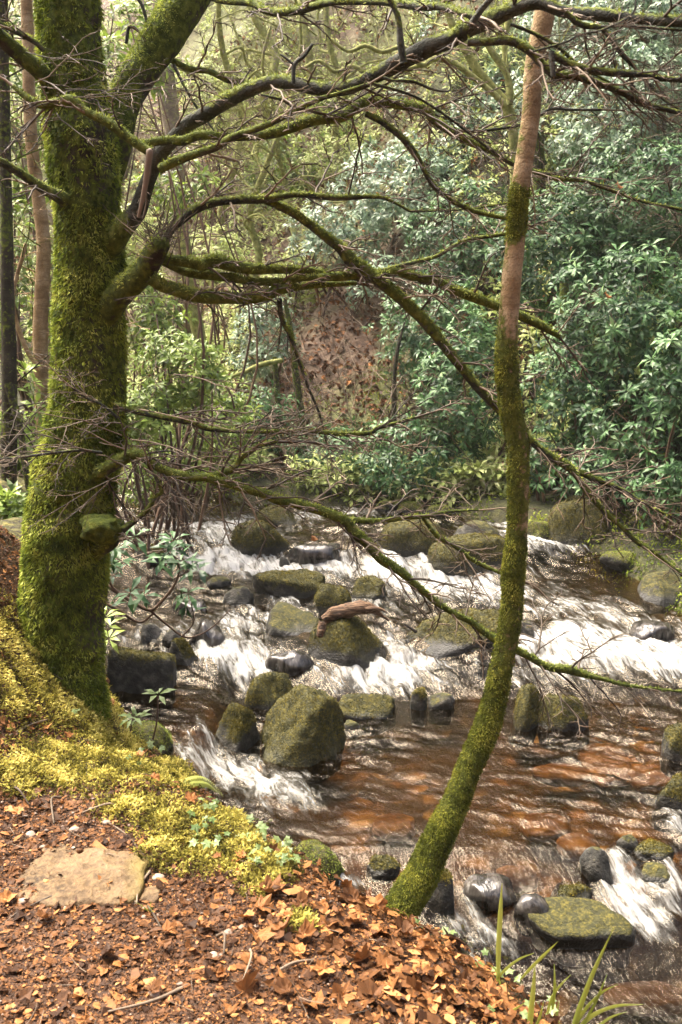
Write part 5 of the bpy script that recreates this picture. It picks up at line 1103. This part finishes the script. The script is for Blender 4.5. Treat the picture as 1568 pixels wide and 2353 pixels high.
# driftwood
m, t, o = mat('driftwood'); pos = nd(t, 'ShaderNodeNewGeometry').outputs['Position']; mp = nd(t, 'ShaderNodeMapping'); mp.inputs['Scale'].default_value = (9, 75, 75); t.links.new(pos, mp.inputs[0])
na = noise(t, 1, 5, mp.outputs[0]); b = bsdf(t, ramp(t, na, [(.35, (.025, .013, .008)), (.5, (.11, .06, .032)), (.7, (.32, .20, .115))]), .7, bump(t, na, .8, .02)); t.links.new(b.outputs[0], o.inputs[0]); M_DRIFT = m
yl = ROCKS['round mossy boulder carrying the brown driftwood log'][1]
q, rr = wpath([(742,1424,10),(765,1413,15),(800,1403,17),(835,1396,16),(856,1399,11),(880,1416,4),(895,1426,2)], yl + .02, yl + .06, 6); mb = MB(); add_tube(mb, q, rr, 16, bump=.45, freq=14, seed=4)
q2, r2 = wpath([(840,1400,8),(870,1398,4),(890,1408,2)], yl, yl, 4); add_tube(mb, q2, r2, 8, bump=.3, freq=12, seed=5); o_ = mb.obj('driftwood_log', M_DRIFT, origin=q[0]); tag(o_, 'peeled brown driftwood log lying on the round mossy boulder', 'log')
q, rr = wpath([(742,1428,9),(739,1445,10),(735,1462,8)], yl - .12, yl - .16, 5); mb = MB(); add_tube(mb, q, rr, 12, bump=.15, freq=14, seed=7); o_ = mb.obj('driftwood_stub', M_DRIFT, origin=q[0]); tag(o_, 'short orange ended stub of wood leaning below the driftwood log', 'log')
q, rr = wpath([(930,1434,2),(945,1444,3),(957,1452,4)], yl + .1, yl + .1, 5); mb = MB(); add_tube(mb, q, rr, 8, bump=.15, freq=14, seed=8); o_ = mb.obj('snagged_stick', M_TWIG, origin=q[0]); tag(o_, 'dark stick snagged in the water right of the driftwood log', 'stick')
q, rr = wpath([(515,872,4),(560,856,5),(600,838,6),(648,828,5)], 11.9, 12.1, 5); mb = MB(); add_tube(mb, q, rr, 8, bump=.2, freq=6, seed=9, moss=.8); o_ = mb.obj('fallen_branch', M_FAR, origin=q[0]); tag(o_, 'mossy fallen branch propped across the brown slope at left centre', 'branch')
for u, v, lb in [(720, 1238, 'dry orange leaf caught in twigs above the upstream dome'), (1422, 428, 'single orange leaf hanging in twigs at upper right'), (1395, 680, 'small orange leaf caught in twigs at right middle')]:
    c = P(u, v, 4.0); o_ = bpy.data.objects.new('dead_leaf', proto[1]); COL.objects.link(o_); o_.location = tuple(c); o_.scale = (.35, .35, .35); o_.rotation_euler = (1.1, .4, .6); tag(o_, lb, 'leaf')


# thin damp air
m, t, o = mat('haze_air'); vp = nd(t, 'ShaderNodeVolumePrincipled'); vp.inputs['Color'].default_value = (.93, .94, .86, 1); vp.inputs['Density'].default_value = .0008
t.links.new(vp.outputs[0], o.inputs['Volume'])
mb = MB(); x0, x1, y0_, y1_, z0_, z1_ = -90, 90, -40, 110, -4, 90
mb.add([(x, y, z) for x in (x0, x1) for y in (y0_, y1_) for z in (z0_, z1_)], [(0, 1, 3, 2), (4, 6, 7, 5), (0, 4, 5, 1), (2, 3, 7, 6), (0, 2, 6, 4), (1, 5, 7, 3)])
setting(mb.obj('haze', m, smooth=False), 'stuff')
